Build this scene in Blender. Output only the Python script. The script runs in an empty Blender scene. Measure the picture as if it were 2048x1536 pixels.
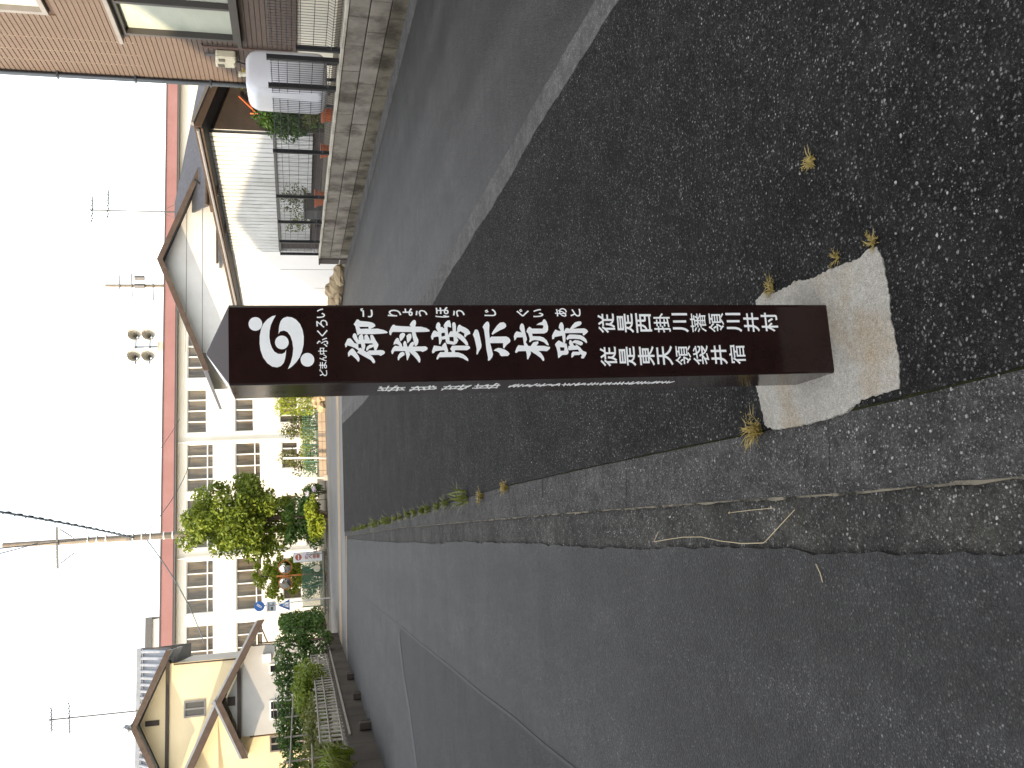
import bpy, bmesh, math, random
import numpy as np
from mathutils import Vector, Matrix

random.seed(7)
RNG = np.random.default_rng(11)
SC = bpy.context.scene
COL = SC.collection

# ------------------------------------------------------------------ camera, sky, sun, exposure
PITCH = math.radians(13.83)
ROLL = math.radians(1.29)
CAM_H = 1.35
fwd = Vector((0, math.cos(PITCH), -math.sin(PITCH)))
right0 = Vector((1, 0, 0))
down0 = Vector((0, -math.sin(PITCH), -math.cos(PITCH)))
img_right = math.cos(ROLL) * right0 + math.sin(ROLL) * down0      # right of the upright picture
img_down = -math.sin(ROLL) * right0 + math.cos(ROLL) * down0      # foot of the upright picture
# the photograph was stored turned on its side: its right edge is the foot of the view
cx, cy, cz = img_down, img_right, -fwd
cam_data = bpy.data.cameras.new('camera')
cam_data.sensor_width = 36.0
cam_data.lens = 1775.0 * 36.0 / 2048.0
cam_data.clip_end = 2000
cam = bpy.data.objects.new('camera', cam_data)
cam.matrix_world = Matrix(((cx.x, cy.x, cz.x, 0), (cx.y, cy.y, cz.y, 0), (cx.z, cy.z, cz.z, CAM_H), (0, 0, 0, 1)))
COL.objects.link(cam)
SC.camera = cam

SUN_EL = math.radians(18.0)
SUN_AZ = math.radians(58.0)           # the light travels 58 degrees right of straight ahead
travel = Vector((math.sin(SUN_AZ) * math.cos(SUN_EL), math.cos(SUN_AZ) * math.cos(SUN_EL), -math.sin(SUN_EL)))
world = bpy.data.worlds.new('World')
SC.world = world
world.use_nodes = True
wn = world.node_tree
bg = wn.nodes['Background']
sky = wn.nodes.new('ShaderNodeTexSky')
sky.sky_type = 'NISHITA'
sky.sun_disc = False
sky.sun_elevation = SUN_EL
sky.sun_rotation = SUN_AZ + math.pi
sky.air_density = 1.0
sky.dust_density = 1.5
sky.ozone_density = 1.0
bg.inputs['Strength'].default_value = 0.15
# thin even veil of high cloud: the blue pales to white all round
hsv = wn.nodes.new('ShaderNodeHueSaturation')
hsv.inputs['Saturation'].default_value = 0.50
wn.links.new(sky.outputs['Color'], hsv.inputs['Color'])
veil = wn.nodes.new('ShaderNodeMix'); veil.data_type = 'RGBA'; veil.blend_type = 'ADD'
veil.inputs[0].default_value = 1.0
wn.links.new(hsv.outputs['Color'], veil.inputs[6])
veil.inputs[7].default_value = (2.24, 2.13, 2.00, 1)
wn.links.new(veil.outputs[2], bg.inputs['Color'])
sun = bpy.data.lights.new('sun', 'SUN')
sun.energy = 3.0
sun.angle = math.radians(0.6)
sun.color = (1.0, 0.80, 0.55)
sun_o = bpy.data.objects.new('sun', sun)
sun_o.rotation_euler = travel.to_track_quat('-Z', 'Y').to_euler()
sun_o.location = (-20, -12, 20)
COL.objects.link(sun_o)
SC.view_settings.view_transform = 'Standard'
SC.view_settings.look = 'None'
SC.view_settings.exposure = 1.5
SC.view_settings.gamma = 1.0
SC.view_settings.use_curve_mapping = False
SC.cycles.max_bounces = 6

# ------------------------------------------------------------------ materials
def newmat(name):
    m = bpy.data.materials.new(name); m.use_nodes = True
    nt = m.node_tree
    return m, nt, nt.nodes['Principled BSDF']

def pos_node(nt, scale=(1, 1, 1), rot=0.0):
    g = nt.nodes.new('ShaderNodeNewGeometry')
    mp = nt.nodes.new('ShaderNodeMapping')
    mp.inputs['Scale'].default_value = scale
    src = g.outputs['Position']
    if rot:                                   # turn first, then stretch along the turned axes
        m0 = nt.nodes.new('ShaderNodeMapping'); m0.inputs['Rotation'].default_value = (0, 0, rot)
        nt.links.new(src, m0.inputs['Vector']); src = m0.outputs['Vector']
    nt.links.new(src, mp.inputs['Vector'])
    return mp.outputs['Vector']

def noise(nt, vec, scale, detail=5, rough=0.6):
    n = nt.nodes.new('ShaderNodeTexNoise')
    n.inputs['Scale'].default_value = scale; n.inputs['Detail'].default_value = detail
    n.inputs['Roughness'].default_value = rough
    nt.links.new(vec, n.inputs['Vector'])
    return n.outputs['Fac']

def ramp(nt, fac, stops, interp='LINEAR'):
    r = nt.nodes.new('ShaderNodeValToRGB')
    r.color_ramp.interpolation = interp
    els = r.color_ramp.elements
    while len(els) < len(stops): els.new(0.5)
    for e, (p, c) in zip(els, stops):
        e.position = p
        e.color = (*c, 1) if len(c) == 3 else c
    nt.links.new(fac, r.inputs['Fac'])
    return r.outputs['Color']

def mix(nt, fac, a, b, mode='MIX'):
    m = nt.nodes.new('ShaderNodeMix'); m.data_type = 'RGBA'; m.blend_type = mode
    for sock, v in ((0, fac), (6, a), (7, b)):
        if hasattr(v, 'is_linked') or hasattr(v, 'links'): nt.links.new(v, m.inputs[sock])
        else: m.inputs[sock].default_value = v if sock == 0 else (*v, 1)
    return m.outputs[2]

def math_n(nt, op, a, b=None):
    m = nt.nodes.new('ShaderNodeMath'); m.operation = op
    for i, v in enumerate((a, b)):
        if v is None: continue
        if isinstance(v, (int, float)): m.inputs[i].default_value = v
        else: nt.links.new(v, m.inputs[i])
    return m.outputs[0]

def bump(nt, b, h, strength, dist):
    n = nt.nodes.new('ShaderNodeBump')
    n.inputs['Strength'].default_value = strength; n.inputs['Distance'].default_value = dist
    nt.links.new(h, n.inputs['Height']); nt.links.new(n.outputs['Normal'], b.inputs['Normal'])

def surf(name, c1, c2, scale=3.0, rough=0.7, bs=0.0, bscale=60.0, bdist=0.004, stretch=(1, 1, 1), dirt=None, dscale=0.8, spec=0.5, metal=0.0, rot=0.0, dpos=(0.45, 0.7)):
    """painted / mineral surface: two tones by noise, optional dirt patches, optional fine relief"""
    m, nt, b = newmat(name)
    v = pos_node(nt, stretch, rot)
    n1 = noise(nt, v, scale)
    col = ramp(nt, n1, [(0.3, c1), (0.7, c2)])
    if dirt:
        n2 = noise(nt, v, dscale, 8, 0.65)
        f = ramp(nt, n2, [(dpos[0], (0, 0, 0)), (dpos[1], (1, 1, 1))])
        col = mix(nt, f, col, dirt)
    nt.links.new(col, b.inputs['Base Color'])
    b.inputs['Roughness'].default_value = rough
    b.inputs['Specular IOR Level'].default_value = spec
    b.inputs['Metallic'].default_value = metal
    if bs > 0: bump(nt, b, noise(nt, v, bscale, 6), bs, bdist)
    return m

def aggregate(name, dark, mid, light, cell, light_from, rough=0.7, fine=2.4, patch=None, streak=None, bstr=0.5, patch_pos=(0.5, 0.75), pscale=1.3, spec=0.15, mott=0.5):
    """asphalt or washed concrete: stones set in a binder, two sizes, with patches of wear"""
    m, nt, b = newmat(name)
    v = pos_node(nt)
    cols = None; hts = None
    wob = nt.nodes.new('ShaderNodeTexNoise'); wob.inputs['Scale'].default_value = 1.0 / cell * 0.6; wob.inputs['Detail'].default_value = 2
    nt.links.new(v, wob.inputs['Vector'])
    vm = nt.nodes.new('ShaderNodeVectorMath'); vm.operation = 'MULTIPLY_ADD'
    nt.links.new(wob.outputs['Color'], vm.inputs[0]); vm.inputs[1].default_value = (cell * 1.1,) * 3; nt.links.new(v, vm.inputs[2])
    base = ramp(nt, noise(nt, v, 0.5 / cell * 0.2, 6, 0.7), [(0.3, dark), (0.75, mid)])
    h_all = None
    for k, sc in enumerate((1.0 / cell, fine / cell)):
        vo = nt.nodes.new('ShaderNodeTexVoronoi'); vo.inputs['Scale'].default_value = sc
        nt.links.new(vm.outputs[0], vo.inputs['Vector'])
        sep = nt.nodes.new('ShaderNodeSeparateColor'); nt.links.new(vo.outputs['Color'], sep.inputs[0])
        shape = ramp(nt, vo.outputs['Distance'], [(0.22, (1, 1, 1)), (0.42, (0, 0, 0))])
        pick = ramp(nt, sep.outputs[0], [(light_from, (0, 0, 0)), (light_from + 0.03, (1, 1, 1))])
        mask = mix(nt, 1.0, shape, pick, 'MULTIPLY')
        lo = tuple(0.45 * a + 0.55 * c for a, c in zip(mid, light)) if k == 0 else mid
        tone = ramp(nt, sep.outputs[1], [(0.0, mid), (0.5, tuple(0.8 * a + 0.2 * c for a, c in zip(mid, light))), (0.85, lo), (1.0, light)])
        base = mix(nt, mask, base, tone)
        hh = math_n(nt, 'MULTIPLY', vo.outputs['Distance'], -1.0 if k == 0 else -0.5)
        h_all = hh if h_all is None else math_n(nt, 'ADD', h_all, hh)
    if patch:
        f = ramp(nt, noise(nt, v, pscale, 7, 0.65), [(patch_pos[0], (0, 0, 0)), (patch_pos[1], (0.7, 0.7, 0.7))])
        base = mix(nt, f, base, patch)
    if streak:
        scol, srot, sscale = streak
        sv = pos_node(nt, (sscale, sscale * 0.05, 1), srot)
        f = ramp(nt, noise(nt, sv, 1.0, 4, 0.5), [(0.42, (0, 0, 0)), (0.72, (0.75, 0.75, 0.75))])
        base = mix(nt, f, base, scol)
    # grime and wear at hand size and at stride size
    for sc_, k_ in ((7.0, 0.6), (1.7, 1.0), (24.0, 0.8), (60.0, 0.9), (420.0, 1.3), (130.0, 1.0)):
        f = ramp(nt, noise(nt, v, sc_, 6, 0.72), [(0.32, (1 - mott * k_,) * 3), (0.68, (1 + mott * k_ * 0.8,) * 3)])
        base = mix(nt, 1.0, base, f, 'MULTIPLY')
    nt.links.new(base, b.inputs['Base Color'])
    b.inputs['Roughness'].default_value = rough
    b.inputs['Specular IOR Level'].default_value = spec
    bump(nt, b, h_all, bstr, cell * 0.5)
    return m

def plain(name, c, rough=0.5, metal=0.0, spec=0.5, var=0.12):
    return surf(name, tuple(x * (1 - var) for x in c), tuple(min(1, x * (1 + var)) for x in c), 7.0, rough, metal=metal, spec=spec)

def leafmat(name, c1, c2, c3, scale=2.5):
    m, nt, b = newmat(name)
    v = pos_node(nt)
    col = ramp(nt, noise(nt, v, scale, 3, 0.7), [(0.3, c1), (0.52, c2), (0.72, c3)])
    n2 = noise(nt, v, 40.0, 2)
    col = mix(nt, math_n(nt, 'MULTIPLY', n2, 0.5), col, c3)
    nt.links.new(col, b.inputs['Base Color'])
    b.inputs['Roughness'].default_value = 0.55
    b.inputs['Specular IOR Level'].default_value = 0.35
    tr = nt.nodes.new('ShaderNodeBsdfTranslucent'); nt.links.new(col, tr.inputs['Color'])
    ms = nt.nodes.new('ShaderNodeMixShader'); ms.inputs[0].default_value = 0.3
    out = nt.nodes['Material Output']
    nt.links.new(b.outputs[0], ms.inputs[1]); nt.links.new(tr.outputs[0], ms.inputs[2]); nt.links.new(ms.outputs[0], out.inputs['Surface'])
    return m

def lacquer():
    m, nt, b = newmat('dark_lacquered_stone')
    v = pos_node(nt)
    col = ramp(nt, noise(nt, v, 9.0, 6, 0.7), [(0.3, (0.012, 0.0055, 0.005)), (0.75, (0.024, 0.010, 0.009))])
    nt.links.new(col, b.inputs['Base Color'])
    sv = pos_node(nt, (1, 1, 0.08))
    r = ramp(nt, noise(nt, sv, 26.0, 5, 0.7), [(0.3, (0.07,) * 3), (0.75, (0.16,) * 3)])
    nt.links.new(r, b.inputs['Roughness'])
    b.inputs['Specular IOR Level'].default_value = 0.33
    bump(nt, b, noise(nt, v, 14.0, 2, 0.4), 0.05, 0.003)
    return m

M = {}
M['lacquer'] = lacquer()
M['letter'] = surf('white_letter_paint', (0.84, 0.84, 0.82), (0.90, 0.90, 0.88), 40, 0.5, dirt=(0.66, 0.66, 0.64), dscale=30, dpos=(0.66, 0.85))
M['asphalt'] = aggregate('coarse_dark_asphalt', (0.0085, 0.0083, 0.008), (0.021, 0.0205, 0.0195), (0.27, 0.265, 0.255), 0.0105, 0.32, 0.85, patch=(0.025, 0.023, 0.020), patch_pos=(0.55, 0.9), pscale=1.1, bstr=1.0, spec=0.10, mott=0.36)
M['road'] = aggregate('worn_road_asphalt', (0.013, 0.0128, 0.0125), (0.028, 0.0276, 0.027), (0.24, 0.238, 0.23), 0.0085, 0.25, 0.62, patch=(0.035, 0.0352, 0.0355), patch_pos=(0.45, 0.8), pscale=0.5, streak=((0.016, 0.0155, 0.015), -0.15, 2.6), bstr=0.9, spec=0.26, mott=0.38)
M['road_old'] = aggregate('older_road_asphalt', (0.010, 0.0098, 0.0095), (0.021, 0.0205, 0.020), (0.14, 0.14, 0.135), 0.0095, 0.30, 0.65, patch=(0.027, 0.0265, 0.026), patch_pos=(0.45, 0.8), pscale=0.6, bstr=0.9, spec=0.22, mott=0.38)
M['road_r'] = aggregate('dusty_sheen_road_asphalt', (0.0115, 0.0115, 0.0113), (0.024, 0.024, 0.0232), (0.17, 0.167, 0.16), 0.009, 0.33, 0.62, patch=(0.027, 0.027, 0.027), patch_pos=(0.5, 0.85), pscale=0.8, streak=((0.060, 0.0595, 0.058), -0.091, 2.0), bstr=0.9, spec=0.3, mott=0.34)  # pale streaks: dust and the road's sheen put into the colour
M['kerb'] = aggregate('washed_gutter_concrete', (0.034, 0.033, 0.031), (0.080, 0.078, 0.074), (0.34, 0.33, 0.315), 0.0085, 0.12, 0.9, patch=(0.055, 0.052, 0.047), patch_pos=(0.58, 0.8), pscale=3.0, bstr=1.0, mott=0.40)
M['bed'] = aggregate('stained_gutter_bed', (0.030, 0.029, 0.026), (0.066, 0.064, 0.058), (0.34, 0.33, 0.31), 0.010, 0.20, 0.9, patch=(0.048, 0.045, 0.036), patch_pos=(0.54, 0.66), pscale=3.6, bstr=1.0, mott=0.40)
M['band'] = aggregate('pale_concrete_band', (0.070, 0.068, 0.065), (0.115, 0.112, 0.107), (0.30, 0.29, 0.28), 0.009, 0.40, 0.9, patch=(0.06, 0.058, 0.055), pscale=2.5, mott=0.3)
M['lip'] = surf('worn_kerb_edge', (0.20, 0.175, 0.13), (0.11, 0.10, 0.08), 18, 0.9, bs=0.5, bscale=90, dirt=(0.03, 0.028, 0.022), dscale=9, dpos=(0.48, 0.60), spec=0.1)
def pad_mat():
    m, nt, b = newmat('trowelled_concrete')
    v = pos_node(nt)
    col = ramp(nt, noise(nt, v, 6, 6, 0.7), [(0.3, (0.285, 0.270, 0.235)), (0.7, (0.375, 0.358, 0.315))])
    f = ramp(nt, noise(nt, v, 4.2, 5, 0.6), [(0.5, (0, 0, 0)), (0.70, (0.8, 0.8, 0.8))])
    col = mix(nt, f, col, (0.30, 0.235, 0.155))
    g1 = ramp(nt, noise(nt, v, 330, 3, 0.8), [(0.33, (0.55, 0.55, 0.55)), (0.66, (1.35, 1.35, 1.35))])
    col = mix(nt, 1.0, col, g1, 'MULTIPLY')
    g2 = ramp(nt, noise(nt, v, 85, 4, 0.7), [(0.3, (0.75, 0.75, 0.74)), (0.7, (1.12, 1.12, 1.12))])
    col = mix(nt, 1.0, col, g2, 'MULTIPLY')
    nt.links.new(col, b.inputs['Base Color']); b.inputs['Roughness'].default_value = 0.95; b.inputs['Specular IOR Level'].default_value = 0.15
    bump(nt, b, noise(nt, v, 300, 5), 0.9, 0.002)
    return m
M['pad'] = pad_mat()
M['ground'] = surf('bare_earth', (0.13, 0.105, 0.075), (0.19, 0.155, 0.11), 0.6, 0.95, bs=0.4, bscale=5, bdist=0.03, dirt=(0.07, 0.085, 0.035), dscale=0.12)
M['far_road'] = surf('far_road_asphalt', (0.06375, 0.06525, 0.0675), (0.09, 0.0915, 0.09375), 0.9, 0.6, bs=0.2, bscale=90, stretch=(1, 1, 1), dirt=(0.1125, 0.105, 0.09), dscale=0.35)
M['tan'] = surf('sandy_sunlit_strip', (0.20, 0.155, 0.10), (0.27, 0.21, 0.14), 2.5, 0.9, bs=0.3, bscale=70)  # sandy tone with the sunlight on the strips put into the colour
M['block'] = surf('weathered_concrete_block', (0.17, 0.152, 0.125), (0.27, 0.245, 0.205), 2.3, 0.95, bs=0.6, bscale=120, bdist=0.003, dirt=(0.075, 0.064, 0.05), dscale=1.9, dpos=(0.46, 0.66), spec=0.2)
M['mortar'] = surf('dark_block_joint', (0.035, 0.032, 0.027), (0.06, 0.054, 0.045), 8, 0.95, spec=0.1)
M['coping'] = surf('pale_cement_coping', (0.42, 0.39, 0.32), (0.52, 0.48, 0.40), 3, 0.85, dirt=(0.2, 0.18, 0.14), dscale=2.0)
M['black_metal'] = plain('black_coated_steel', (0.014, 0.015, 0.018), 0.4)
M['wire'] = plain('dark_fence_wire', (0.03, 0.032, 0.036), 0.5)
def siding():
    m, nt, b = newmat('brown_brick_siding')
    v = pos_node(nt, (1, 1, 1), 0.0)
    col = ramp(nt, noise(nt, v, 14, 5, 0.7), [(0.3, (0.092, 0.063, 0.047)), (0.7, (0.138, 0.099, 0.076))])
    sv = pos_node(nt, (0.3, 0.3, 13.3))
    n2 = noise(nt, sv, 1.0, 0)
    col = mix(nt, math_n(nt, 'MULTIPLY', n2, 0.55), col, (0.105, 0.083, 0.070))
    nt.links.new(col, b.inputs['Base Color']); b.inputs['Roughness'].default_value = 0.75
    bump(nt, b, noise(nt, v, 90, 5), 0.4, 0.004)
    return m
M['siding'] = siding()
M['caulk'] = plain('pale_joint_sealant', (0.5, 0.42, 0.34), 0.7)
M['sidebase'] = plain('dark_siding_groove', (0.075, 0.05, 0.042), 0.9)
M['bronze'] = plain('dark_bronze_frame', (0.05, 0.045, 0.042), 0.35)
M['greyframe'] = plain('grey_window_frame', (0.19, 0.18, 0.17), 0.4)
M['frost'] = surf('frosted_pane', (0.36, 0.40, 0.33), (0.44, 0.47, 0.39), 1.6, 0.25, stretch=(1, 1, 3))
M['frost2'] = plain('pale_frosted_pane', (0.42, 0.43, 0.40), 0.3)
M['pipe'] = plain('glossy_dark_downpipe', (0.035, 0.045, 0.06), 0.22)
M['cream'] = surf('off_white_plaster', (0.68, 0.665, 0.62), (0.74, 0.725, 0.68), 0.8, 0.9, dirt=(0.60, 0.58, 0.53), dscale=0.5)
M['school'] = surf('school_cream_render', (0.78, 0.73, 0.62), (0.83, 0.79, 0.69), 0.4, 0.9, dirt=(0.72, 0.66, 0.54), dscale=0.25)
M['red'] = surf('faded_red_parapet', (0.28, 0.145, 0.135), (0.33, 0.18, 0.17), 0.7, 0.85, spec=0.2)
M['grey_trim'] = plain('grey_metal_trim', (0.10, 0.097, 0.095), 0.5)
M['white_paint'] = plain('white_painted_metal', (0.78, 0.77, 0.74), 0.45, var=0.04)
M['glass_dim'] = surf('classroom_glass', (0.085, 0.070, 0.052), (0.155, 0.125, 0.085), 1.4, 0.10, stretch=(2.5, 2.5, 0.35), dirt=(0.055, 0.048, 0.04), dscale=0.9, dpos=(0.5, 0.62))
M['glass_dark'] = plain('dark_window_glass', (0.03, 0.03, 0.03), 0.1)
M['zinc'] = surf('pale_corrugated_steel', (0.52, 0.53, 0.52), (0.60, 0.61, 0.60), 1.2, 0.45, dirt=(0.42, 0.42, 0.40), dscale=0.9)
M['white_wall'] = surf('white_wall_panel', (0.74, 0.73, 0.70), (0.80, 0.79, 0.76), 0.8, 0.8)
M['brown_board'] = surf('weathered_brown_fascia', (0.05, 0.036, 0.026), (0.085, 0.062, 0.045), 5, 0.8, spec=0.2)
M['dark_board'] = surf('dark_brown_cladding', (0.045, 0.034, 0.028), (0.07, 0.054, 0.044), 3, 0.8)
M['slate'] = surf('blue_grey_roof_slate', (0.050, 0.054, 0.066), (0.075, 0.08, 0.095), 6, 0.7, bs=0.3, bscale=18, bdist=0.02, spec=0.25)
M['tile'] = surf('silver_grey_roof_tile', (0.20, 0.215, 0.24), (0.28, 0.295, 0.32), 3, 0.45)
M['rake'] = surf('brown_rake_board', (0.062, 0.043, 0.032), (0.095, 0.068, 0.052), 4, 0.75, spec=0.25)
M['yellow_wall'] = surf('warm_stucco', (0.70, 0.57, 0.34), (0.76, 0.63, 0.40), 0.7, 0.9, bs=0.3, bscale=80)
M['grey_wall'] = surf('grey_wall_and_shade', (0.40, 0.39, 0.37), (0.47, 0.46, 0.43), 0.9, 0.8)  # plain grey walls, and the stucco wing's shade put into the colour
M['tank'] = plain('pale_grey_tank_paint', (0.56, 0.57, 0.60), 0.3, var=0.05)
M['meter'] = plain('cream_meter_case', (0.62, 0.57, 0.42), 0.45)
M['brass'] = plain('yellow_brass_valve', (0.45, 0.33, 0.08), 0.4)
M['orange'] = plain('terracotta_orange', (0.50, 0.13, 0.04), 0.6)
M['bark'] = surf('brown_bark', (0.09, 0.065, 0.045), (0.14, 0.10, 0.07), 9, 0.95, bs=0.6, bscale=30, bdist=0.02)
M['pole'] = surf('weathered_concrete_pole', (0.12, 0.10, 0.075), (0.19, 0.16, 0.125), 2, 0.85)
M['cable'] = plain('blue_black_cable', (0.03, 0.05, 0.075), 0.6)
M['leaf_tree'] = leafmat('broad_leaf_green', (0.050, 0.10, 0.010), (0.11, 0.175, 0.016), (0.27, 0.29, 0.03))
M['leaf_dark'] = leafmat('deep_green_leaf', (0.020, 0.060, 0.012), (0.045, 0.11, 0.018), (0.12, 0.18, 0.03))
M['leaf_yellow'] = leafmat('yellow_green_leaf', (0.12, 0.18, 0.012), (0.24, 0.31, 0.018), (0.38, 0.40, 0.04))
M['leaf_olive'] = leafmat('olive_leaf', (0.05, 0.07, 0.015), (0.10, 0.12, 0.025), (0.19, 0.18, 0.05))
M['weed'] = leafmat('dry_weed', (0.20, 0.16, 0.03), (0.34, 0.25, 0.06), (0.45, 0.36, 0.14), 30)
M['weed_green'] = leafmat('green_weed', (0.06, 0.11, 0.02), (0.13, 0.17, 0.03), (0.28, 0.25, 0.06), 12)
M['straw'] = plain('dry_straw', (0.42, 0.35, 0.22), 0.8)
M['petal'] = plain('pale_lilac_petal', (0.62, 0.56, 0.66), 0.6)
M['stone'] = surf('tan_garden_rock', (0.26, 0.20, 0.12), (0.40, 0.31, 0.19), 3, 0.9, bs=0.7, bscale=9, bdist=0.03)
M['tanbrick'] = surf('tan_low_wall', (0.34, 0.26, 0.18), (0.42, 0.33, 0.24), 3, 0.9)
M['green_net'] = plain('green_netting', (0.10, 0.22, 0.16), 0.7)
M['blue'] = plain('road_sign_blue', (0.02, 0.11, 0.36), 0.35)
M['sign_red'] = plain('sign_red_brown', (0.42, 0.09, 0.05), 0.5)
M['sign_white'] = plain('sign_white', (0.76, 0.76, 0.73), 0.4)
M['mirror'] = plain('mirror_face', (0.75, 0.74, 0.70), 0.06, metal=1.0)
M['mirror_rim'] = plain('orange_mirror_rim', (0.55, 0.20, 0.04), 0.5)
M['wood'] = surf('grey_weathered_timber', (0.17, 0.15, 0.125), (0.25, 0.225, 0.19), 6, 0.85)
M['gardenwall'] = surf('dark_stained_concrete', (0.045, 0.038, 0.031), (0.08, 0.069, 0.056), 1.8, 0.95, bs=0.5, bscale=40, bdist=0.006, dirt=(0.026, 0.022, 0.018), dscale=0.9, spec=0.15)
M['lath'] = plain('pale_lath', (0.27, 0.25, 0.21), 0.8)
M['pebble'] = surf('pale_pebble', (0.12, 0.115, 0.105), (0.42, 0.41, 0.38), 30, 0.85)
M['sand'] = plain('rust_brown_steel', (0.11, 0.065, 0.05), 0.6)
M['plastic'] = plain('pale_blue_plastic', (0.55, 0.62, 0.70), 0.4)

# ------------------------------------------------------------------ geometry helpers
class Frame:
    """local axes on the plan: s along ex, t along ey, z up"""
    def __init__(self, o, ex, ey=None):
        self.o = Vector((o[0], o[1], 0)); l = math.hypot(*ex)
        self.ex = Vector((ex[0] / l, ex[1] / l, 0))
        self.ey = Vector((-self.ex.y, self.ex.x, 0)) if ey is None else Vector((ey[0], ey[1], 0)).normalized()
    def p(self, s, t, z): return self.o + float(s) * self.ex + float(t) * self.ey + Vector((0, 0, float(z)))

WORLD = Frame((0, 0), (1, 0))

class MB:
    def __init__(self): self.v = []; self.f = []
    def add(self, vs, fs):
        k = len(self.v); self.v += [tuple(x) for x in vs]; self.f += [tuple(i + k for i in f) for f in fs]; return self
    def obox(self, o, a, b, c):
        o, a, b, c = Vector(o), Vector(a), Vector(b), Vector(c)
        vs = [o, o + a, o + a + b, o + b, o + c, o + a + c, o + a + b + c, o + b + c]
        fs = [(3, 2, 1, 0), (4, 5, 6, 7), (0, 1, 5, 4), (1, 2, 6, 5), (2, 3, 7, 6), (3, 0, 4, 7)]
        if a.cross(b).dot(c) < 0: fs = [f[::-1] for f in fs]
        return self.add(vs, fs)
    def fbox(self, fr, s0, s1, t0, t1, z0, z1):
        return self.obox(fr.p(s0, t0, z0), (s1 - s0) * fr.ex, (t1 - t0) * fr.ey, Vector((0, 0, z1 - z0)))
    def prism(self, pts, ext):
        """closed outline (3D points) swept along ext"""
        pts = [Vector(p) for p in pts]; ext = Vector(ext); n = len(pts)
        nrm = Vector((0, 0, 0))
        for i in range(n): nrm += pts[i].cross(pts[(i + 1) % n])
        if nrm.dot(ext) > 0: pts = pts[::-1]
        vs = pts + [p + ext for p in pts]
        fs = [tuple(range(n)), tuple(range(2 * n - 1, n - 1, -1))]
        fs += [(i, i + n, (i + 1) % n + n, (i + 1) % n) for i in range(n)]
        return self.add(vs, fs)
    def sz(self, fr, poly, t0, t1):
        return self.prism([fr.p(s, t0, z) for s, z in poly], (t1 - t0) * fr.ey)
    def tz(self, fr, poly, s0, s1):
        return self.prism([fr.p(s0, t, z) for t, z in poly], (s1 - s0) * fr.ex)
    def tube(self, pts, r, n=6, caps=True):
        pts = [Vector(p) for p in pts]; rs = r if isinstance(r, (list, tuple)) else [r] * len(pts)
        rings = []; ref = None
        for i, p in enumerate(pts):
            d = (pts[min(i + 1, len(pts) - 1)] - pts[max(i - 1, 0)]).normalized()
            if ref is None or abs(d.dot(ref)) > 0.95: ref = Vector((0, 0, 1)) if abs(d.z) < 0.9 else Vector((1, 0, 0))
            a = d.cross(ref).normalized(); b = d.cross(a).normalized()
            rings.append([p + rs[i] * (math.cos(2 * math.pi * k / n) * a + math.sin(2 * math.pi * k / n) * b) for k in range(n)])
        fs = []
        for i in range(len(pts) - 1):
            for k in range(n): fs.append((i * n + k, i * n + (k + 1) % n, (i + 1) * n + (k + 1) % n, (i + 1) * n + k))
        if caps:
            fs.append(tuple(range(n - 1, -1, -1))); m = (len(pts) - 1) * n; fs.append(tuple(range(m, m + n)))
        return self.add([v for r_ in rings for v in r_], fs)
    def disc(self, c, nrm, r, thick, n=24, sx=1.0):
        c = Vector(c)
        nrm = Vector(nrm).normalized(); up = Vector((0, 0, 1)); a = nrm.cross(up).normalized(); b = a.cross(nrm).normalized()
        pts = [Vector(c) + r * (sx * math.cos(2 * math.pi * k / n) * a + math.sin(2 * math.pi * k / n) * b) for k in range(n)]
        return self.prism(pts, nrm * thick)
    def blob(self, c, r, seed=0, n=8, m=5, rough=0.22):
        rr = random.Random(seed); vs = []; fs = []
        c = Vector(c); r = r if isinstance(r, (tuple, list)) else (r, r, r)
        vs.append(c + Vector((0, 0, -r[2])))
        for i in range(1, m):
            th = math.pi * i / m
            for k in range(n):
                ph = 2 * math.pi * (k + 0.5 * (i % 2)) / n; q = 1 + rr.uniform(-rough, rough)
                vs.append(c + Vector((r[0] * math.sin(th) * math.cos(ph) * q, r[1] * math.sin(th) * math.sin(ph) * q, -r[2] * math.cos(th) * q)))
        vs.append(c + Vector((0, 0, r[2])))
        for k in range(n): fs.append((0, 1 + (k + 1) % n, 1 + k))
        for i in range(m - 2):
            for k in range(n):
                a = 1 + i * n + k; b_ = 1 + i * n + (k + 1) % n; fs.append((a, b_, b_ + n, a + n))
        e = len(vs) - 1
        for k in range(n): fs.append((e, 1 + (m - 2) * n + k, 1 + (m - 2) * n + (k + 1) % n))
        return self.add(vs, fs)
    def build(self, name, mat, parent=None, smooth=False, bevel=0.0, kind=None, seg=1):
        me = bpy.data.meshes.new(name)
        vs = np.array(self.v, dtype=float)
        if parent is None:
            lo, hi = vs.min(0), vs.max(0); base = np.array([(lo[0] + hi[0]) / 2, (lo[1] + hi[1]) / 2, lo[2]])
        else: base = np.array(base_of(parent))
        me.from_pydata([tuple(x) for x in (vs - base)], [], self.f)
        me.validate()
        if bevel > 0:
            bm = bmesh.new(); bm.from_mesh(me)
            bmesh.ops.bevel(bm, geom=list(bm.edges), offset=bevel, segments=seg, affect='EDGES', profile=0.5)
            bm.to_mesh(me); bm.free()
        me.materials.append(M[mat] if isinstance(mat, str) else mat)
        if smooth:
            me.polygons.foreach_set('use_smooth', [True] * len(me.polygons))
        o = bpy.data.objects.new(name, me); COL.objects.link(o)
        if parent is None: o.location = base
        else: o.parent = parent
        if kind: o['kind'] = kind
        return o

def base_of(o):
    b = Vector((0, 0, 0))
    while o is not None: b += o.location; o = o.parent
    return tuple(b)

def thing(name, label, cat, loc, group=None):
    o = bpy.data.objects.new(name, None); COL.objects.link(o); o.location = loc
    o.empty_display_size = 0.2
    return tag(o, label, cat, group)

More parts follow.
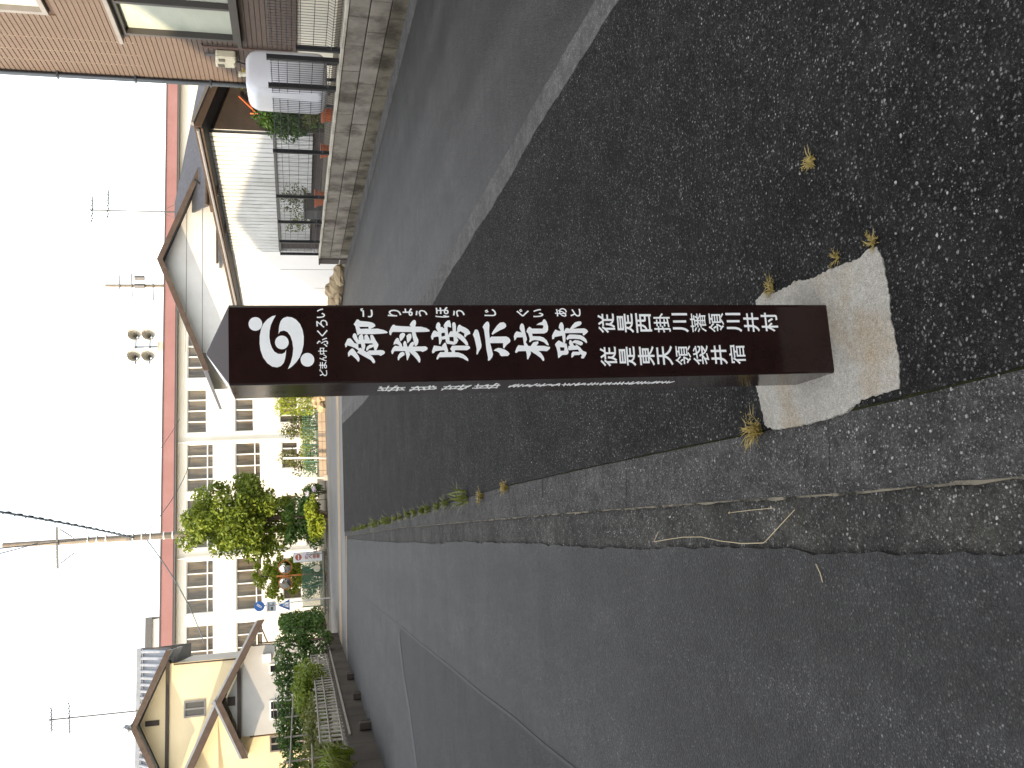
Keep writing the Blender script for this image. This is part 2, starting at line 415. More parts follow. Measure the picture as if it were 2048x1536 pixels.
def tag(o, label, cat, group=None):
    o['label'] = label; o['category'] = cat
    if group: o['group'] = group
    return o

def inst(mesh, name, parent, loc, rotz=0.0):
    o = bpy.data.objects.new(name, mesh); COL.objects.link(o)
    o.parent = parent; b = base_of(parent) if parent else (0, 0, 0)
    o.location = Vector(loc) - Vector(b); o.rotation_euler = (0, 0, rotz)
    return o

def raw_mesh(name, mb, mat, bevel=0.0):
    me = bpy.data.meshes.new(name); me.from_pydata(mb.v, [], mb.f)
    if bevel > 0:
        bm = bmesh.new(); bm.from_mesh(me)
        bmesh.ops.bevel(bm, geom=list(bm.edges), offset=bevel, segments=1, affect='EDGES')
        bm.to_mesh(me); bm.free()
    me.materials.append(M[mat]); return me

def wall_open(mb, fr, s0, s1, z0, z1, t0, t1, opens):
    """wall slab with rectangular openings (s0,s1,z0,z1) cut through it"""
    ss = sorted({s0, s1} | {x for o in opens for x in o[:2] if s0 < x < s1})
    zs = sorted({z0, z1} | {x for o in opens for x in o[2:4] if z0 < x < z1})
    ns, nz = len(ss) - 1, len(zs) - 1
    def solid(i, j):
        if i < 0 or j < 0 or i >= ns or j >= nz: return False
        a, b = (ss[i] + ss[i + 1]) / 2, (zs[j] + zs[j + 1]) / 2
        return not any(o[0] < a < o[1] and o[2] < b < o[3] for o in opens)
    q = lambda a: mb.add(a, [(0, 1, 2, 3)])
    for i in range(ns):
        for j in range(nz):
            if not solid(i, j): continue
            a, b, c, d = ss[i], ss[i + 1], zs[j], zs[j + 1]; P = fr.p
            q([P(a, t0, c), P(b, t0, c), P(b, t0, d), P(a, t0, d)])
            q([P(b, t1, c), P(a, t1, c), P(a, t1, d), P(b, t1, d)])
            if not solid(i - 1, j): q([P(a, t1, c), P(a, t0, c), P(a, t0, d), P(a, t1, d)])
            if not solid(i + 1, j): q([P(b, t0, c), P(b, t1, c), P(b, t1, d), P(b, t0, d)])
            if not solid(i, j - 1): q([P(a, t1, c), P(b, t1, c), P(b, t0, c), P(a, t0, c)])
            if not solid(i, j + 1): q([P(a, t0, d), P(b, t0, d), P(b, t1, d), P(a, t1, d)])
    return mb

def window(fr, s0, s1, z0, z1, t, parent, frame_mat, pane_mat, nv=1, nh=1, fw=0.06, depth=0.10, out=0.0, rows=None):
    """frame (part) with panes as sub-parts; t is the wall face, the panes sit behind it"""
    mb = MB(); ta, tb = t - out, t + depth
    mb.fbox(fr, s0, s1, ta, tb, z0, z0 + fw); mb.fbox(fr, s0, s1, ta, tb, z1 - fw, z1)
    mb.fbox(fr, s0, s0 + fw, ta + 0.002, tb - 0.002, z0 + fw, z1 - fw); mb.fbox(fr, s1 - fw, s1, ta + 0.002, tb - 0.002, z0 + fw, z1 - fw)
    w = (s1 - s0 - fw) / nv
    for i in range(1, nv): mb.fbox(fr, s0 + i * w, s0 + i * w + fw, ta + 0.004, tb - 0.004, z0 + fw, z1 - fw)
    hz = [z0 + (z1 - z0) * k / nh for k in range(1, nh)] if rows is None else rows
    for z in hz: mb.fbox(fr, s0 + fw, s1 - fw, ta + 0.006, tb - 0.006, z - fw / 2, z + fw / 2)
    wo = mb.build('window', frame_mat, parent)
    zz = [z0 + fw / 2] + list(hz) + [z1 - fw / 2]
    for i in range(nv):
        for j in range(len(zz) - 1):
            a = s0 + i * w + fw; b = s0 + (i + 1) * w
            p = MB(); p.fbox(fr, a + 0.003, b - 0.003, t + depth * 0.55, t + depth * 0.55 + 0.015, zz[j] + fw / 2 + 0.003, zz[j + 1] - fw / 2 - 0.003)
            p.build('pane', pane_mat, wo)
    return wo

def leaf_cloud(name, mat, parent, centers, radii, n, size, flat=0.0, base=None, droop=0.0, aspect=0.5):
    """many leaf-shaped faces spread through clumps"""
    centers = np.array(centers, float); radii = np.array(radii, float)
    if radii.ndim == 1: radii = np.stack([radii] * 3, 1)
    w = radii.prod(1) ** (2 / 3); idx = RNG.choice(len(centers), n, p=w / w.sum())
    d = RNG.normal(size=(n, 3)); d /= np.linalg.norm(d, axis=1)[:, None]
    rad = RNG.uniform(0.25, 1.0, n) ** 0.5
    c = centers[idx] + d * rad[:, None] * radii[idx]
    nrm = d * 0.7 + RNG.normal(size=(n, 3)) * 0.6 + np.array([0, 0, 0.5]); nrm /= np.linalg.norm(nrm, axis=1)[:, None]
    a = np.cross(nrm, RNG.normal(size=(n, 3))); a /= np.linalg.norm(a, axis=1)[:, None]
    a[:, 2] -= droop; b = np.cross(nrm, a)
    sz = size * RNG.uniform(0.6, 1.35, n)[:, None]
    L = a * sz * 0.5; W = b * sz * 0.5 * aspect
    fold = nrm * sz * 0.08
    v = np.stack([c - L, c + W * 0.9 - L * 0.1 + fold, c + L, c - W * 0.9 - L * 0.1 + fold], 1).reshape(-1, 3)
    bs = np.array(base_of(parent)) if parent is not None else np.array(base)
    v = v - bs
    me = bpy.data.meshes.new(name)
    me.vertices.add(4 * n); me.vertices.foreach_set('co', v.ravel())
    me.loops.add(4 * n); me.loops.foreach_set('vertex_index', np.arange(4 * n, dtype=np.int32))
    me.polygons.add(n); me.polygons.foreach_set('loop_start', np.arange(0, 4 * n, 4, dtype=np.int32)); me.polygons.foreach_set('loop_total', np.full(n, 4, dtype=np.int32))
    me.update(calc_edges=True)
    me.materials.append(M[mat])
    o = bpy.data.objects.new(name, me); COL.objects.link(o)
    if parent is not None: o.parent = parent
    else: o.location = bs
    return o

def blades(mb, x, y, z, n, hgt, spread, w, seed):
    """tuft of narrow blades"""
    rr = random.Random(seed)
    for _ in range(n):
        a = rr.uniform(0, 2 * math.pi); h = hgt * rr.uniform(0.5, 1.15); r = spread * rr.uniform(0.2, 1.0)
        bx, by = x + rr.uniform(-1, 1) * spread * 0.25, y + rr.uniform(-1, 1) * spread * 0.25
        dx, dy = math.cos(a), math.sin(a); px, py = -dy * w, dx * w
        p0 = Vector((bx, by, z)); p1 = p0 + Vector((dx * r * 0.4, dy * r * 0.4, h * 0.65)); p2 = p0 + Vector((dx * r, dy * r, h * rr.uniform(0.6, 1.0)))
        s = Vector((px, py, 0))
        mb.add([p0 - s * 0.6, p0 + s * 0.6, p1 + s, p1 - s, p2], [(0, 1, 2, 3), (3, 2, 4)])
    return mb

M['moss'] = surf('mossy_joint_filling', (0.012, 0.012, 0.008), (0.035, 0.036, 0.012), 25, 0.95, spec=0.05)
M['seam'] = surf('worn_seam', (0.022, 0.021, 0.0195), (0.032, 0.030, 0.027), 9, 0.7, spec=0.3)
M['patch_line'] = surf('painted_patch_sheen', (0.030, 0.030, 0.031), (0.042, 0.042, 0.044), 5, 0.65, spec=0.24)  # pale band along the patch: road reflection put into the colour
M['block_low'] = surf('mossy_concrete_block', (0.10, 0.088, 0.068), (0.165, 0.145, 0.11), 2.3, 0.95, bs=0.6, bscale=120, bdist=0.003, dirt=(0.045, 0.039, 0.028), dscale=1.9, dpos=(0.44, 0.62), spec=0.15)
M['foundation'] = plain('cream_foundation_render', (0.78, 0.73, 0.60), 0.85, var=0.05)
M['aerial'] = plain('dark_aerial_metal', (0.07, 0.07, 0.07), 0.6)
M['horn'] = plain('grey_cream_horn', (0.46, 0.43, 0.36), 0.6)

# white brush strokes and emblem outlines on the post face, in tenths of a millimetre (along the face, height)
KANJI = [
 [[(1315,12154),(1422,12082),(1422,12040),(1390,12018),(1381,11923),(1365,11793),(1341,11718),(1301,11677),(1265,11674),(1241,11714),(1210,11776),(1210,11822),(1254,11828),(1255,12027),(1267,12064),(1276,12125)],
  [(1315,12154),(1280,12121),(1086,12085),(1054,12071),(1085,12040),(1093,12009),(1180,11991),(1255,12034),(1331,12047)],
  [(1196,12036),(1204,12005),(1210,11822),(1206,11746),(1209,11623),(1176,11485),(1144,11425),(1120,11399),(1104,11411),(1093,11512),(1083,11704),(1085,11933),(1089,12040)],
  [(1024,12190),(1087,12173),(1106,12138),(1086,12108),(1039,12095),(968,12074),(944,12045),(958,11938),(941,11801),(933,11756),(870,11743),(872,11926),(865,12009),(857,12070),(897,12114),(976,12165)],
  [(1030,12049),(1062,12033),(1085,11994),(1077,11964),(1022,11951),(958,11945),(944,12037),(975,12059)],
  [(1021,11928),(1053,11919),(1076,11888),(1072,11858),(1021,11836),(949,11801),(950,11923)],
  [(1052,11797),(1071,11766),(1059,11736),(1003,11707),(940,11679),(844,11621),(813,11622),(703,11672),(704,11710),(846,11743),(941,11786)],
  [(872,12009),(872,11926),(816,11912),(738,11930),(691,11955),(754,11990)],
  [(874,12146),(865,12070),(755,12066),(771,12020),(708,12022),(716,12075),(803,12133)],
  [(853,12365),(915,12333),(974,12305),(989,12270),(985,12233),(937,12196),(850,12131),(740,12059),(716,12075),(772,12149),(804,12224),(833,12313),(798,12322),(782,12352)],
  [(657,12304),(703,12272),(750,12225),(753,12187),(717,12158),(654,12115),(583,12072),(520,12048),(466,12061),(450,12080),(514,12127),(601,12215),(613,12252),(586,12265),(571,12299)],
  [(662,12100),(739,12052),(763,12013),(731,11976),(667,11887),(611,11821),(563,11769),(500,11726),(444,11705),(413,11721),(414,11752),(485,11802),(574,11951),(638,12055)],
  [(714,11901),(761,11891),(800,11867),(835,11820),(842,11744),(838,11713),(798,11722),(767,11777),(748,11831),(698,11871)],
  [(667,11887),(705,11832),(703,11672),(710,11580),(701,11519),(669,11482),(638,11483),(607,11523),(580,11578),(600,11615),(603,11798)]],
 [[(1143,11366),(1231,11324),(1286,11286),(1302,11251),(1274,11213),(1261,11066),(1252,10879),(1246,10628),(1213,10512),(1168,10443),(1136,10444),(1125,10523),(1122,10760),(1131,11281),(1103,11313),(1063,11322),(1056,11346),(1080,11360)],
  [(1292,10893),(1348,10859),(1400,10810),(1408,10778),(1387,10748),(1323,10747),(1259,10765),(1123,10767),(1026,10748),(938,10709),(882,10712),(826,10734),(791,10770),(803,10797),(859,10810),(1003,10835),(1123,10853),(1243,10856)],
  [(1038,11138),(1085,11112),(1109,11057),(1097,11018),(1061,11004),(1005,11030),(942,11080),(910,11120),(974,11136)],
  [(1036,10978),(1076,10934),(1088,10886),(1059,10864),(1003,10863),(932,10893),(861,10959),(933,10971)],
  [(833,11282),(888,11268),(951,11234),(991,11194),(982,11163),(910,11135),(838,11092),(783,11086),(791,11140),(831,11170),(852,11215),(844,11254)],
  [(683,11338),(761,11296),(808,11248),(796,11163),(782,11009),(784,10555),(752,10510),(720,10507),(688,10544),(657,10624),(678,10670),(686,11261),(643,11293),(611,11310),(627,11328)],
  [(862,11060),(909,11034),(917,11011),(885,10989),(781,10970),(670,10936),(598,10916),(535,10942),(468,10976),(472,10991),(583,11002),(687,11028),(790,11055)],
  [(789,10938),(860,10896),(895,10848),(883,10817),(835,10812),(772,10853),(757,10940)],
  [(531,11198),(586,11180),(641,11139),(668,11076),(639,11038),(592,11040),(553,11096),(522,11144),(467,11177),(483,11196)],
  [(678,10943),(680,10803),(619,10743),(547,10700),(475,10683),(412,10698),(413,10721),(485,10765),(581,10846)]],
 [[(1224,10295),(1304,10275),(1349,10241),(1344,10209),(1296,10184),(1231,10183),(1239,10143),(1198,10113),(1102,10174),(924,10167),(828,10211),(837,10234),(957,10236),(1135,10251)],
  [(1007,10416),(1087,10388),(1143,10354),(1159,10321),(1126,10260),(1118,10157),(1093,10158),(1005,10234),(1014,10265),(998,10353),(942,10372),(939,10395)],
  [(1279,10109),(1344,10066),(1388,10016),(1392,9959),(1310,9940),(1221,9936),(1246,10007),(1230,10024),(1068,10016),(875,10058),(859,10075),(1069,10088),(1198,10089)],
  [(1310,9908),(1343,9890),(1346,9850),(1310,9828),(1245,9823),(1107,9830),(1116,9902)],
  [(1215,10184),(1206,10089),(1101,10078),(1102,10174)],
  [(1076,10000),(1140,9949),(1123,9885),(1131,9797),(1066,9776),(1035,9986)],
  [(1005,10178),(1036,10066),(1068,9984),(1082,9799),(1001,9812),(1003,9988),(955,10070),(940,10158)],
  [(1212,9793),(1277,9765),(1289,9732),(1252,9686),(1219,9607),(1170,9537),(1112,9500),(1071,9494),(1040,9569),(983,9620),(1016,9642),(1081,9631),(1138,9724),(1114,9750),(1090,9807)],
  [(1091,9879),(1098,9799),(1065,9728),(1000,9651),(935,9607),(869,9570),(804,9558),(797,9606),(862,9659),(936,9735),(993,9812),(1034,9874)],
  [(1004,10063),(1003,9988),(898,9993),(859,10075)],
  [(915,10024),(881,9882),(848,9828),(816,9886),(843,10060)],
  [(1002,9892),(993,9820),(920,9784),(840,9829),(889,9890)],
  [(670,10409),(750,10381),(802,10355),(772,10174),(804,10165),(867,10106),(851,10075),(778,10063),(682,10036),(625,10047),(634,10110),(691,10123),(684,10234),(669,10330),(630,10363),(618,10403)],
  [(721,9986),(793,9935),(792,9887),(788,9559),(756,9520),(723,9522),(684,9589),(687,9876),(623,9880),(624,9944),(680,9957)],
  [(501,10314),(581,10279),(644,10220),(643,10117),(640,9943),(630,9800),(588,9690),(531,9621),(474,9580),(426,9579),(451,9634),(492,9695),(526,9805),(528,10242),(477,10284),(477,10308)]],
 [[(1055,9435),(1111,9403),(1160,9384),(1176,9351),(1160,9311),(1102,9290),(964,9266),(801,9243),(736,9255),(672,9299),(592,9344),(576,9369),(600,9376),(705,9362),(827,9379),(965,9403)],
  [(1232,9193),(1289,9157),(1338,9114),(1363,9071),(1338,9036),(1272,9028),(1125,9045),(953,9039),(847,9037),(717,9012),(578,8984),(514,9008),(450,9061),(422,9095),(434,9110),(515,9106),(702,9135),(946,9145),(1167,9164)],
  [(929,9065),(998,9003),(999,8643),(965,8579),(907,8546),(858,8561),(802,8639),(753,8683),(713,8710),(730,8730),(844,8727),(844,9070)],
  [(1071,8987),(1149,8937),(1263,8848),(1332,8770),(1340,8679),(1294,8632),(1237,8628),(1196,8671),(1155,8773),(1091,8891),(1042,8968)],
  [(667,8962),(707,8915),(727,8848),(718,8784),(680,8688),(630,8617),(581,8587),(533,8631),(531,8779),(552,8810),(609,8831),(646,8886)]],
 [[(1201,8304),(1276,8283),(1313,8247),(1292,8207),(1234,8190),(1101,8178),(986,8153),(920,8145),(854,8178),(771,8125),(689,8106),(639,8076),(582,8072),(509,8110),(444,8148),(452,8172),(567,8173),(690,8198),(789,8224),(954,8238),(1086,8254),(1152,8291)],
  [(1005,8458),(1071,8429),(1120,8384),(1094,8270),(1069,8197),(978,8203),(976,8386),(923,8422),(902,8448)],
  [(1109,8144),(1184,8114),(1229,8069),(1208,8029),(1183,8006),(1181,7738),(1247,7716),(1268,7740),(1273,7891),(1315,7829),(1347,7742),(1406,7705),(1405,7671),(1347,7633),(1238,7607),(1147,7614),(1097,7642),(1064,7712),(1063,8014),(1009,8001),(935,8023),(869,8044),(853,8087),(886,8093),(935,8073),(1068,8105)],
  [(1001,8035),(991,7818),(965,7736),(898,7665),(798,7622),(774,7624),(782,7665),(849,7728),(892,7834),(910,7958),(886,8043)],
  [(628,8450),(726,8410),(786,8365),(772,8217),(762,8068),(852,7995),(876,7876),(826,7872),(769,7926),(763,7734),(732,7593),(691,7605),(634,7676),(643,7759),(645,7859),(645,8184),(643,8366),(603,8418),(607,8443)],
  [(648,8084),(688,8040),(662,7908),(595,7829),(512,7777),(446,7756),(401,7768),(405,7793),(472,7838),(555,7941)]],
 [[(1203,7344),(1287,7320),(1332,7283),(1328,7249),(1261,7220),(1135,7221),(1043,7194),(927,7195),(844,7209),(819,7237),(844,7260),(961,7269),(1044,7279),(1161,7313)],
  [(1013,7523),(1087,7479),(1158,7432),(1128,7366),(1111,7266),(1110,7215),(1177,7176),(1193,7140),(1168,7057),(1182,6713),(1156,6655),(1106,6616),(1064,6653),(1014,6718),(1006,6753),(1069,6756),(1068,7184),(1007,7282),(975,7462),(930,7482),(922,7525)],
  [(1168,7074),(1251,7008),(1326,6933),(1351,6854),(1351,6777),(1300,6764),(1258,6801),(1225,6881),(1184,6962),(1151,7024)],
  [(935,7177),(1001,7138),(1034,7084),(1029,6957),(1015,6812),(972,6738),(913,6683),(846,6662),(817,6678),(863,6738),(915,6829),(929,6964),(926,7110),(897,7154)],
  [(797,7467),(854,7420),(891,7367),(870,7335),(729,7354),(638,7344),(530,7360),(465,7407),(515,7412),(597,7414),(722,7439)],
  [(891,7367),(827,7253),(810,7187),(760,7173),(719,7210),(729,7362)],
  [(810,7220),(802,7179),(710,7169),(602,7143),(553,7172),(537,7250),(637,7251),(719,7236)],
  [(638,7352),(636,7200),(602,7143),(545,7190),(538,7309),(465,7399),(506,7413)],
  [(826,7117),(892,7095),(892,7061),(850,7039),(758,7003),(757,6935),(791,6958),(774,6917),(706,6845),(630,6791),(596,6708),(563,6702),(497,6742),(447,6780),(448,6831),(473,6846),(523,6817),(556,6848),(623,6886),(665,6900),(651,7131),(677,7154),(751,7132),(759,7097)],
  [(858,7030),(895,6967),(886,6891),(856,6808),(822,6772),(780,6788),(764,6832),(790,6898),(824,6973),(817,7033)],
  [(477,7085),(568,7073),(613,7040),(607,6879),(564,6831),(532,6885),(529,7004),(476,7059)]],
]
EMBLEM = [[(1522,13848),(1509,13921),(1438,14026),(1339,14111),(1218,14165),(1065,14194),(889,14200),(736,14182),(583,14133),(451,14043),(373,13941),(354,13838),(385,13755),(456,13695),(554,13664),(663,13646),(747,13640),(685,13670),(653,13729),(655,13812),(710,13894),(799,13944),(909,13977),(1041,13992),(1173,13985),(1305,13956),(1427,13902)],
  [(312,13611),(366,13527),(462,13431),(571,13355),(702,13300),(857,13264),(1034,13256),(1190,13278),(1324,13328),(1424,13410),(1480,13503),(1492,13608),(1459,13692),(1393,13746),(1282,13779),(1105,13797),(1160,13761),(1182,13677),(1148,13604),(1059,13543),(926,13504),(771,13487),(617,13505),(464,13545)],
  [(1333,14138),(1293,14143),(1256,14159),(1224,14182),(1200,14212),(1185,14247),(1180,14285),(1185,14322),(1201,14356),(1225,14386),(1257,14408),(1295,14422),(1334,14427),(1374,14421),(1411,14406),(1443,14383),(1468,14353),(1483,14318),(1488,14280),(1483,14243),(1467,14208),(1442,14179),(1410,14156),(1373,14142)],
  [(911,13582),(871,13588),(834,13603),(803,13627),(778,13658),(763,13693),(759,13731),(765,13769),(780,13803),(805,13833),(837,13855),(874,13869),(914,13874),(954,13868),(991,13853),(1023,13829),(1047,13798),(1062,13763),(1067,13725),(1061,13687),(1046,13652),(1021,13623),(988,13600),(951,13586)],
  [(511,13041),(471,13047),(434,13063),(403,13087),(379,13118),(364,13154),(360,13192),(366,13230),(381,13265),(406,13295),(439,13318),(476,13331),(516,13335),(556,13330),(592,13314),(624,13290),(648,13259),(663,13223),(668,13185),(662,13147),(646,13112),(621,13082),(589,13059),(551,13045)]]

# ------------------------------------------------------------------ the setting: ground, roads, gutter
def sheet(name, outline, z, mat, thick=0.05, bevel=0):
    mb = MB(); mb.prism([(x, y, z) for x, y in outline], (0, 0, -thick))
    o = mb.build(name, mat); o['kind'] = 'structure'; return o

def strip(name, L, R, z, mat, thick=0.05):
    """sheet between two polylines with equal point counts"""
    mb = MB(); n = len(L)
    vs = [(x, y, z) for x, y in L] + [(x, y, z) for x, y in R] + [(x, y, z - thick) for x, y in L] + [(x, y, z - thick) for x, y in R]
    fs = []
    for i in range(n - 1):
        fs.append((i, n + i, n + i + 1, i + 1))
        fs.append((2 * n + i, i, i + 1, 2 * n + i + 1)); fs.append((n + i, 3 * n + i, 3 * n + i + 1, n + i + 1))
    fs += [(2 * n, 3 * n, n, 0), (n - 1, 2 * n - 1, 4 * n - 1, 3 * n - 1)]
    mb.add(vs, fs)
    o = mb.build(name, mat); o['kind'] = 'structure'; return o

def poly_at(line, y):
    for (x0, y0), (x1, y1) in zip(line, line[1:]):
        if y0 <= y <= y1: return x0 + (x1 - x0) * (y - y0) / (y1 - y0)
    (x0, y0), (x1, y1) = line[-2:]
    return x0 + (x1 - x0) * (y - y0) / (y1 - y0)

FARY = 26.3
E_LINE = [(1.31, -6.0), (0.009, 1.407), (-0.054, 1.764), (-0.169, 2.459), (-0.379, 3.839), (-0.703, 5.892), (-1.759, 11.944), (-4.20, 26.3)]
G_LINE = [(1.06, -6.0), (-0.199, 1.422), (-0.291, 1.962), (-0.423, 2.815), (-0.586, 3.853), (-0.917, 5.913), (-1.897, 11.97), (-4.33, 26.3)]
L_LINE = [(0.917, -6.0), (-0.346, 1.426), (-0.477, 2.196), (-0.672, 3.271), (-1.084, 5.93), (-2.106, 12.0), (-4.41, 26.3)]
BN_LINE = [(2.82, -6.0), (1.582, 3.459), (1.445, 4.505), (1.248, 5.697), (0.965, 7.661), (0.763, 8.863), (-0.33, 18.0), (-1.05, 26.3)]
BF_LINE = [(2.96, -6.0), (1.735, 3.459), (1.600, 4.505), (1.430, 5.697), (1.165, 7.661), (0.985, 8.863), (-0.06, 18.0), (-0.78, 26.3)]
WALL_O = Vector((4.272, 10.044, 0)); WALL_D = Vector((-0.0915, 0.9958, 0)); WALL_N = Vector((0.9958, 0.0915, 0))
RF = Frame(WALL_O, WALL_D, WALL_N)       # s along the block wall, t to its right

g = MB(); g.add([(-500, -300, -0.10), (500, -300, -0.10), (500, 900, -0.10), (-500, 900, -0.10)], [(0, 1, 2, 3)])
o = g.build('ground', 'ground'); o['kind'] = 'structure'

ys = [-6.0, -2.0, 0.5, 1.4, 1.8, 2.2, 2.7, 3.3, 3.9, 4.8, 5.9, 7.5, 9.5, 12.0, 16.0, 21.0, FARY]
E2, G2, L2, BN2, BF2 = ([(poly_at(l, y), y) for y in ys] for l in (E_LINE, G_LINE, L_LINE, BN_LINE, BF_LINE))
def ragged(line, amp, seed, y0=0.6, y1=9.0):
    # worn edge: a slow random wander plus fine crumbling
    rr_ = random.Random(seed); out = []; w = 0.0; y = -6.0
    while y < FARY:
        w = w * 0.86 + rr_.uniform(-1, 1) * amp * 0.55
        out.append((poly_at(line, y) + w + rr_.uniform(-1, 1) * amp * 0.25, y)); y += 0.035 if y0 < y < y1 else 0.25
    out.append((poly_at(line, FARY), FARY)); return out
L_rag = ragged(L_LINE, 0.009, 4)
strip('road', [(-40.0, y) for _, y in L_rag], L_rag, -0.012, 'road', 0.08)
strip('gutter_bed', [(x - 0.06, y) for x, y in L2], [(x + 0.01, y) for x, y in G2], -0.026, 'bed', 0.05)
# the asphalt strip stops at a ragged edge against the gutter
E_rag = []
yy = -6.0
while yy < FARY:
    E_rag.append((poly_at(E_LINE, yy) + random.uniform(-0.003, 0.003) + 0.003, yy)); yy += 0.05 if 0.8 < yy < 6 else 0.25
E_rag.append((poly_at(E_LINE, FARY) + 0.006, FARY))
strip('asphalt_pavement', E_rag, [(poly_at(BN_LINE, y) + 0.03, y) for _, y in E_rag], 0.004, 'asphalt', 0.08)
strip('joint_moss', [(x - 0.012, y) for x, y in E_rag], [(x + 0.012, y) for x, y in E_rag], -0.0045, 'moss', 0.03)
BN_rag = ragged(BN_LINE, 0.008, 6, 2.5, 14.0)
BF_rag = [(poly_at(BF_LINE, y) + random.uniform(-0.008, 0.008), y) for _, y in BN_rag]
strip('concrete_band', BN_rag, BF_rag, 0.008, 'band', 0.08)
strip('side_road', [(x - 0.03, y) for x, y in BF2], [(max(x, 0) * 0 + (4.272 - 0.0919 * (y - 10.044)) + 0.05, y) for x, y in BF2], -0.004, 'road_r', 0.08)
strip('wall_foot_strip', [((4.272 - 0.0919 * (y - 10.044)) - 0.30, y) for y in ys], [((4.272 - 0.0919 * (y - 10.044)) + 0.03, y) for y in ys], 0.003, 'band', 0.05)
# cross road at the far end
sheet('cross_road', [(-60, FARY + 0.004), (60, FARY + 0.004), (60, 42.2), (-60, 42.2)], -0.016, 'far_road', 0.08)
TF = Frame((-1.2, 29.3), (0.985, -0.17))
mb = MB(); mb.fbox(TF, -9, 12, -1.0, 0.7, -0.06, -0.008); o = mb.build('sandy_sunlit_verge', 'tan'); o['kind'] = 'structure'  # sandy strip, its sunlight held in the colour
mb = MB(); mb.fbox(Frame((-3.0, 25.2), (0.93, -0.30)), -5.0, -0.9, -0.15, 0.18, -0.05, -0.006); o = mb.build('sandy_sunlit_sliver', 'tan'); o['kind'] = 'structure'  # narrow sandy sliver, sunlight held in the colour
sheet('far_pavement', [(-60, 42.21), (60, 42.21), (60, 58), (-60, 58)], 0.0, 'ground', 0.08)
# repair seams in the road: thin dark joints
seam = [(-1.2, 1.0), (-1.975, 4.353), (-2.089, 5.012), (-2.192, 5.706), (-2.378, 6.728), (-2.61, 8.162), (-2.979, 10.331), (-3.356, 12.647), (-3.922, 15.935), (-5.017, 22.632)]
strip('road_seam', [(x - 0.016 - 0.0015 * y, y) for x, y in seam], [(x, y) for x, y in seam], -0.008, 'seam', 0.02)
sheet('older_asphalt', [(-1.2, 1.0), (-1.975, 4.353), (-2.089, 5.012), (-2.192, 5.706), (-2.378, 6.728), (-2.61, 8.162), (-2.979, 10.331), (-3.32, 12.40), (-3.846, 12.0), (-4.128, 11.393), (-4.625, 10.74), (-5.6, 9.8), (-14, 3.5), (-14, 1.0)], -0.0095, 'road_old', 0.02)
mb = MB(); s2 = [(-5.6, 9.8), (-4.625, 10.74), (-4.128, 11.393), (-3.846, 12.0), (-3.42, 12.40)]
vs = [(x, y, -0.0065) for x, y in s2] + [(x - 0.10, y + 0.14, -0.0065) for x, y in s2]
mb.add(vs, [(i, i + 1, i + 6, i + 5) for i in range(4)]); o = mb.build('patch_edge_sheen', 'patch_line'); o['kind'] = 'structure'

# gutter kerb stones (parts of the kerb), each its own piece
kerb = bpy.data.objects.new('kerb', None); COL.objects.link(kerb); kerb.location = (0, 0, -0.05); kerb['kind'] = 'structure'
KJ = [-1.2, -0.4, 0.45, 1.25, 2.05, 2.86, 3.52, 4.17, 4.83, 5.62, 6.58, 7.48, 8.40, 9.22, 10.1, 11.0, 12.0, 13.0, 14.0, 15.0, 16.0, 17.0, 18.0, 19.0, 20.0, 21.0, 22.0, 23.0, 24.0, 25.0, 26.2]
for a, b in zip(KJ, KJ[1:]):
    a2, b2 = a + 0.0007, b - 0.0007; n = 6
    ya = [a2 + (b2 - a2) * i / n for i in range(n + 1)]
    zt = -0.002 + random.uniform(-0.0015, 0.0015)
    mb = MB()
    L = [(poly_at(G_LINE, y), y) for y in ya]; R = [(poly_at(E_LINE, y) - 0.002, y) for y in ya]
    vs = [(x + 0.007, y, zt) for x, y in L] + [(x, y, zt) for x, y in R] + [(x, y, zt - 0.007) for x, y in L] + [(x, y, -0.055) for x, y in L] + [(x, y, -0.055) for x, y in R]
    m = n + 1; fs = []
    for i in range(n):
        fs += [(i, m + i, m + i + 1, i + 1), (2 * m + i, i, i + 1, 2 * m + i + 1), (3 * m + i, 2 * m + i, 2 * m + i + 1, 3 * m + i + 1), (m + i, 4 * m + i, 4 * m + i + 1, m + i + 1)]
    fs += [(0, 2 * m, 3 * m, 4 * m, m), (n, m + n, 4 * m + n, 3 * m + n, 2 * m + n)]
    mb.add(vs, fs); mb.build('kerb_stone', 'kerb', kerb)
    # worn pale lip along the step, broken in places
    mb = MB(); k = 16
    yl = [a2 + (b2 - a2) * i / k for i in range(k + 1)]
    pts = [(poly_at(G_LINE, y) + random.uniform(-0.003, 0.003), y, -0.016 + random.uniform(-0.003, 0.002)) for y in yl]
    mb.tube(pts, [random.uniform(0.005, 0.0095) for _ in yl], 5); mb.build('kerb_lip', 'lip', kerb)

# loose pebbles and stones standing proud of the asphalt: nobody could count them
mb = MB(); rr = random.Random(3)
PEB = [(0.531, 1.519), (0.512, 1.504), (0.43, 1.516), (0.424, 1.553), (0.431, 1.633), (0.423, 1.685), (0.44, 1.755), (0.412, 1.885), (0.298, 1.626), (0.271, 1.62), (0.324, 1.759), (0.345, 1.571), (0.521, 2.091), (0.552, 2.145), (0.615, 1.975), (0.541, 1.734)]
for i, (x, y) in enumerate(PEB):
    s = rr.uniform(0.0022, 0.0042); mb.blob((x, y, 0.004 + s * 0.4), (s * rr.uniform(0.8, 1.5), s, s * 0.7), i, 6, 4)
for i in range(700):
    y = 1.25 + 6 * rr.random() ** 2.2; x = rr.uniform(poly_at(E_LINE, y) + 0.02, poly_at(BN_LINE, y) - 0.02)
    if -0.14 < x < 0.31 and 1.75 < y < 2.42: continue
    s = rr.uniform(0.0012, 0.0027); mb.blob((x, y, 0.004 + s * 0.2), (s * rr.uniform(0.8, 1.6), s * rr.uniform(0.8, 1.3), s * 0.7), i, 5, 3)
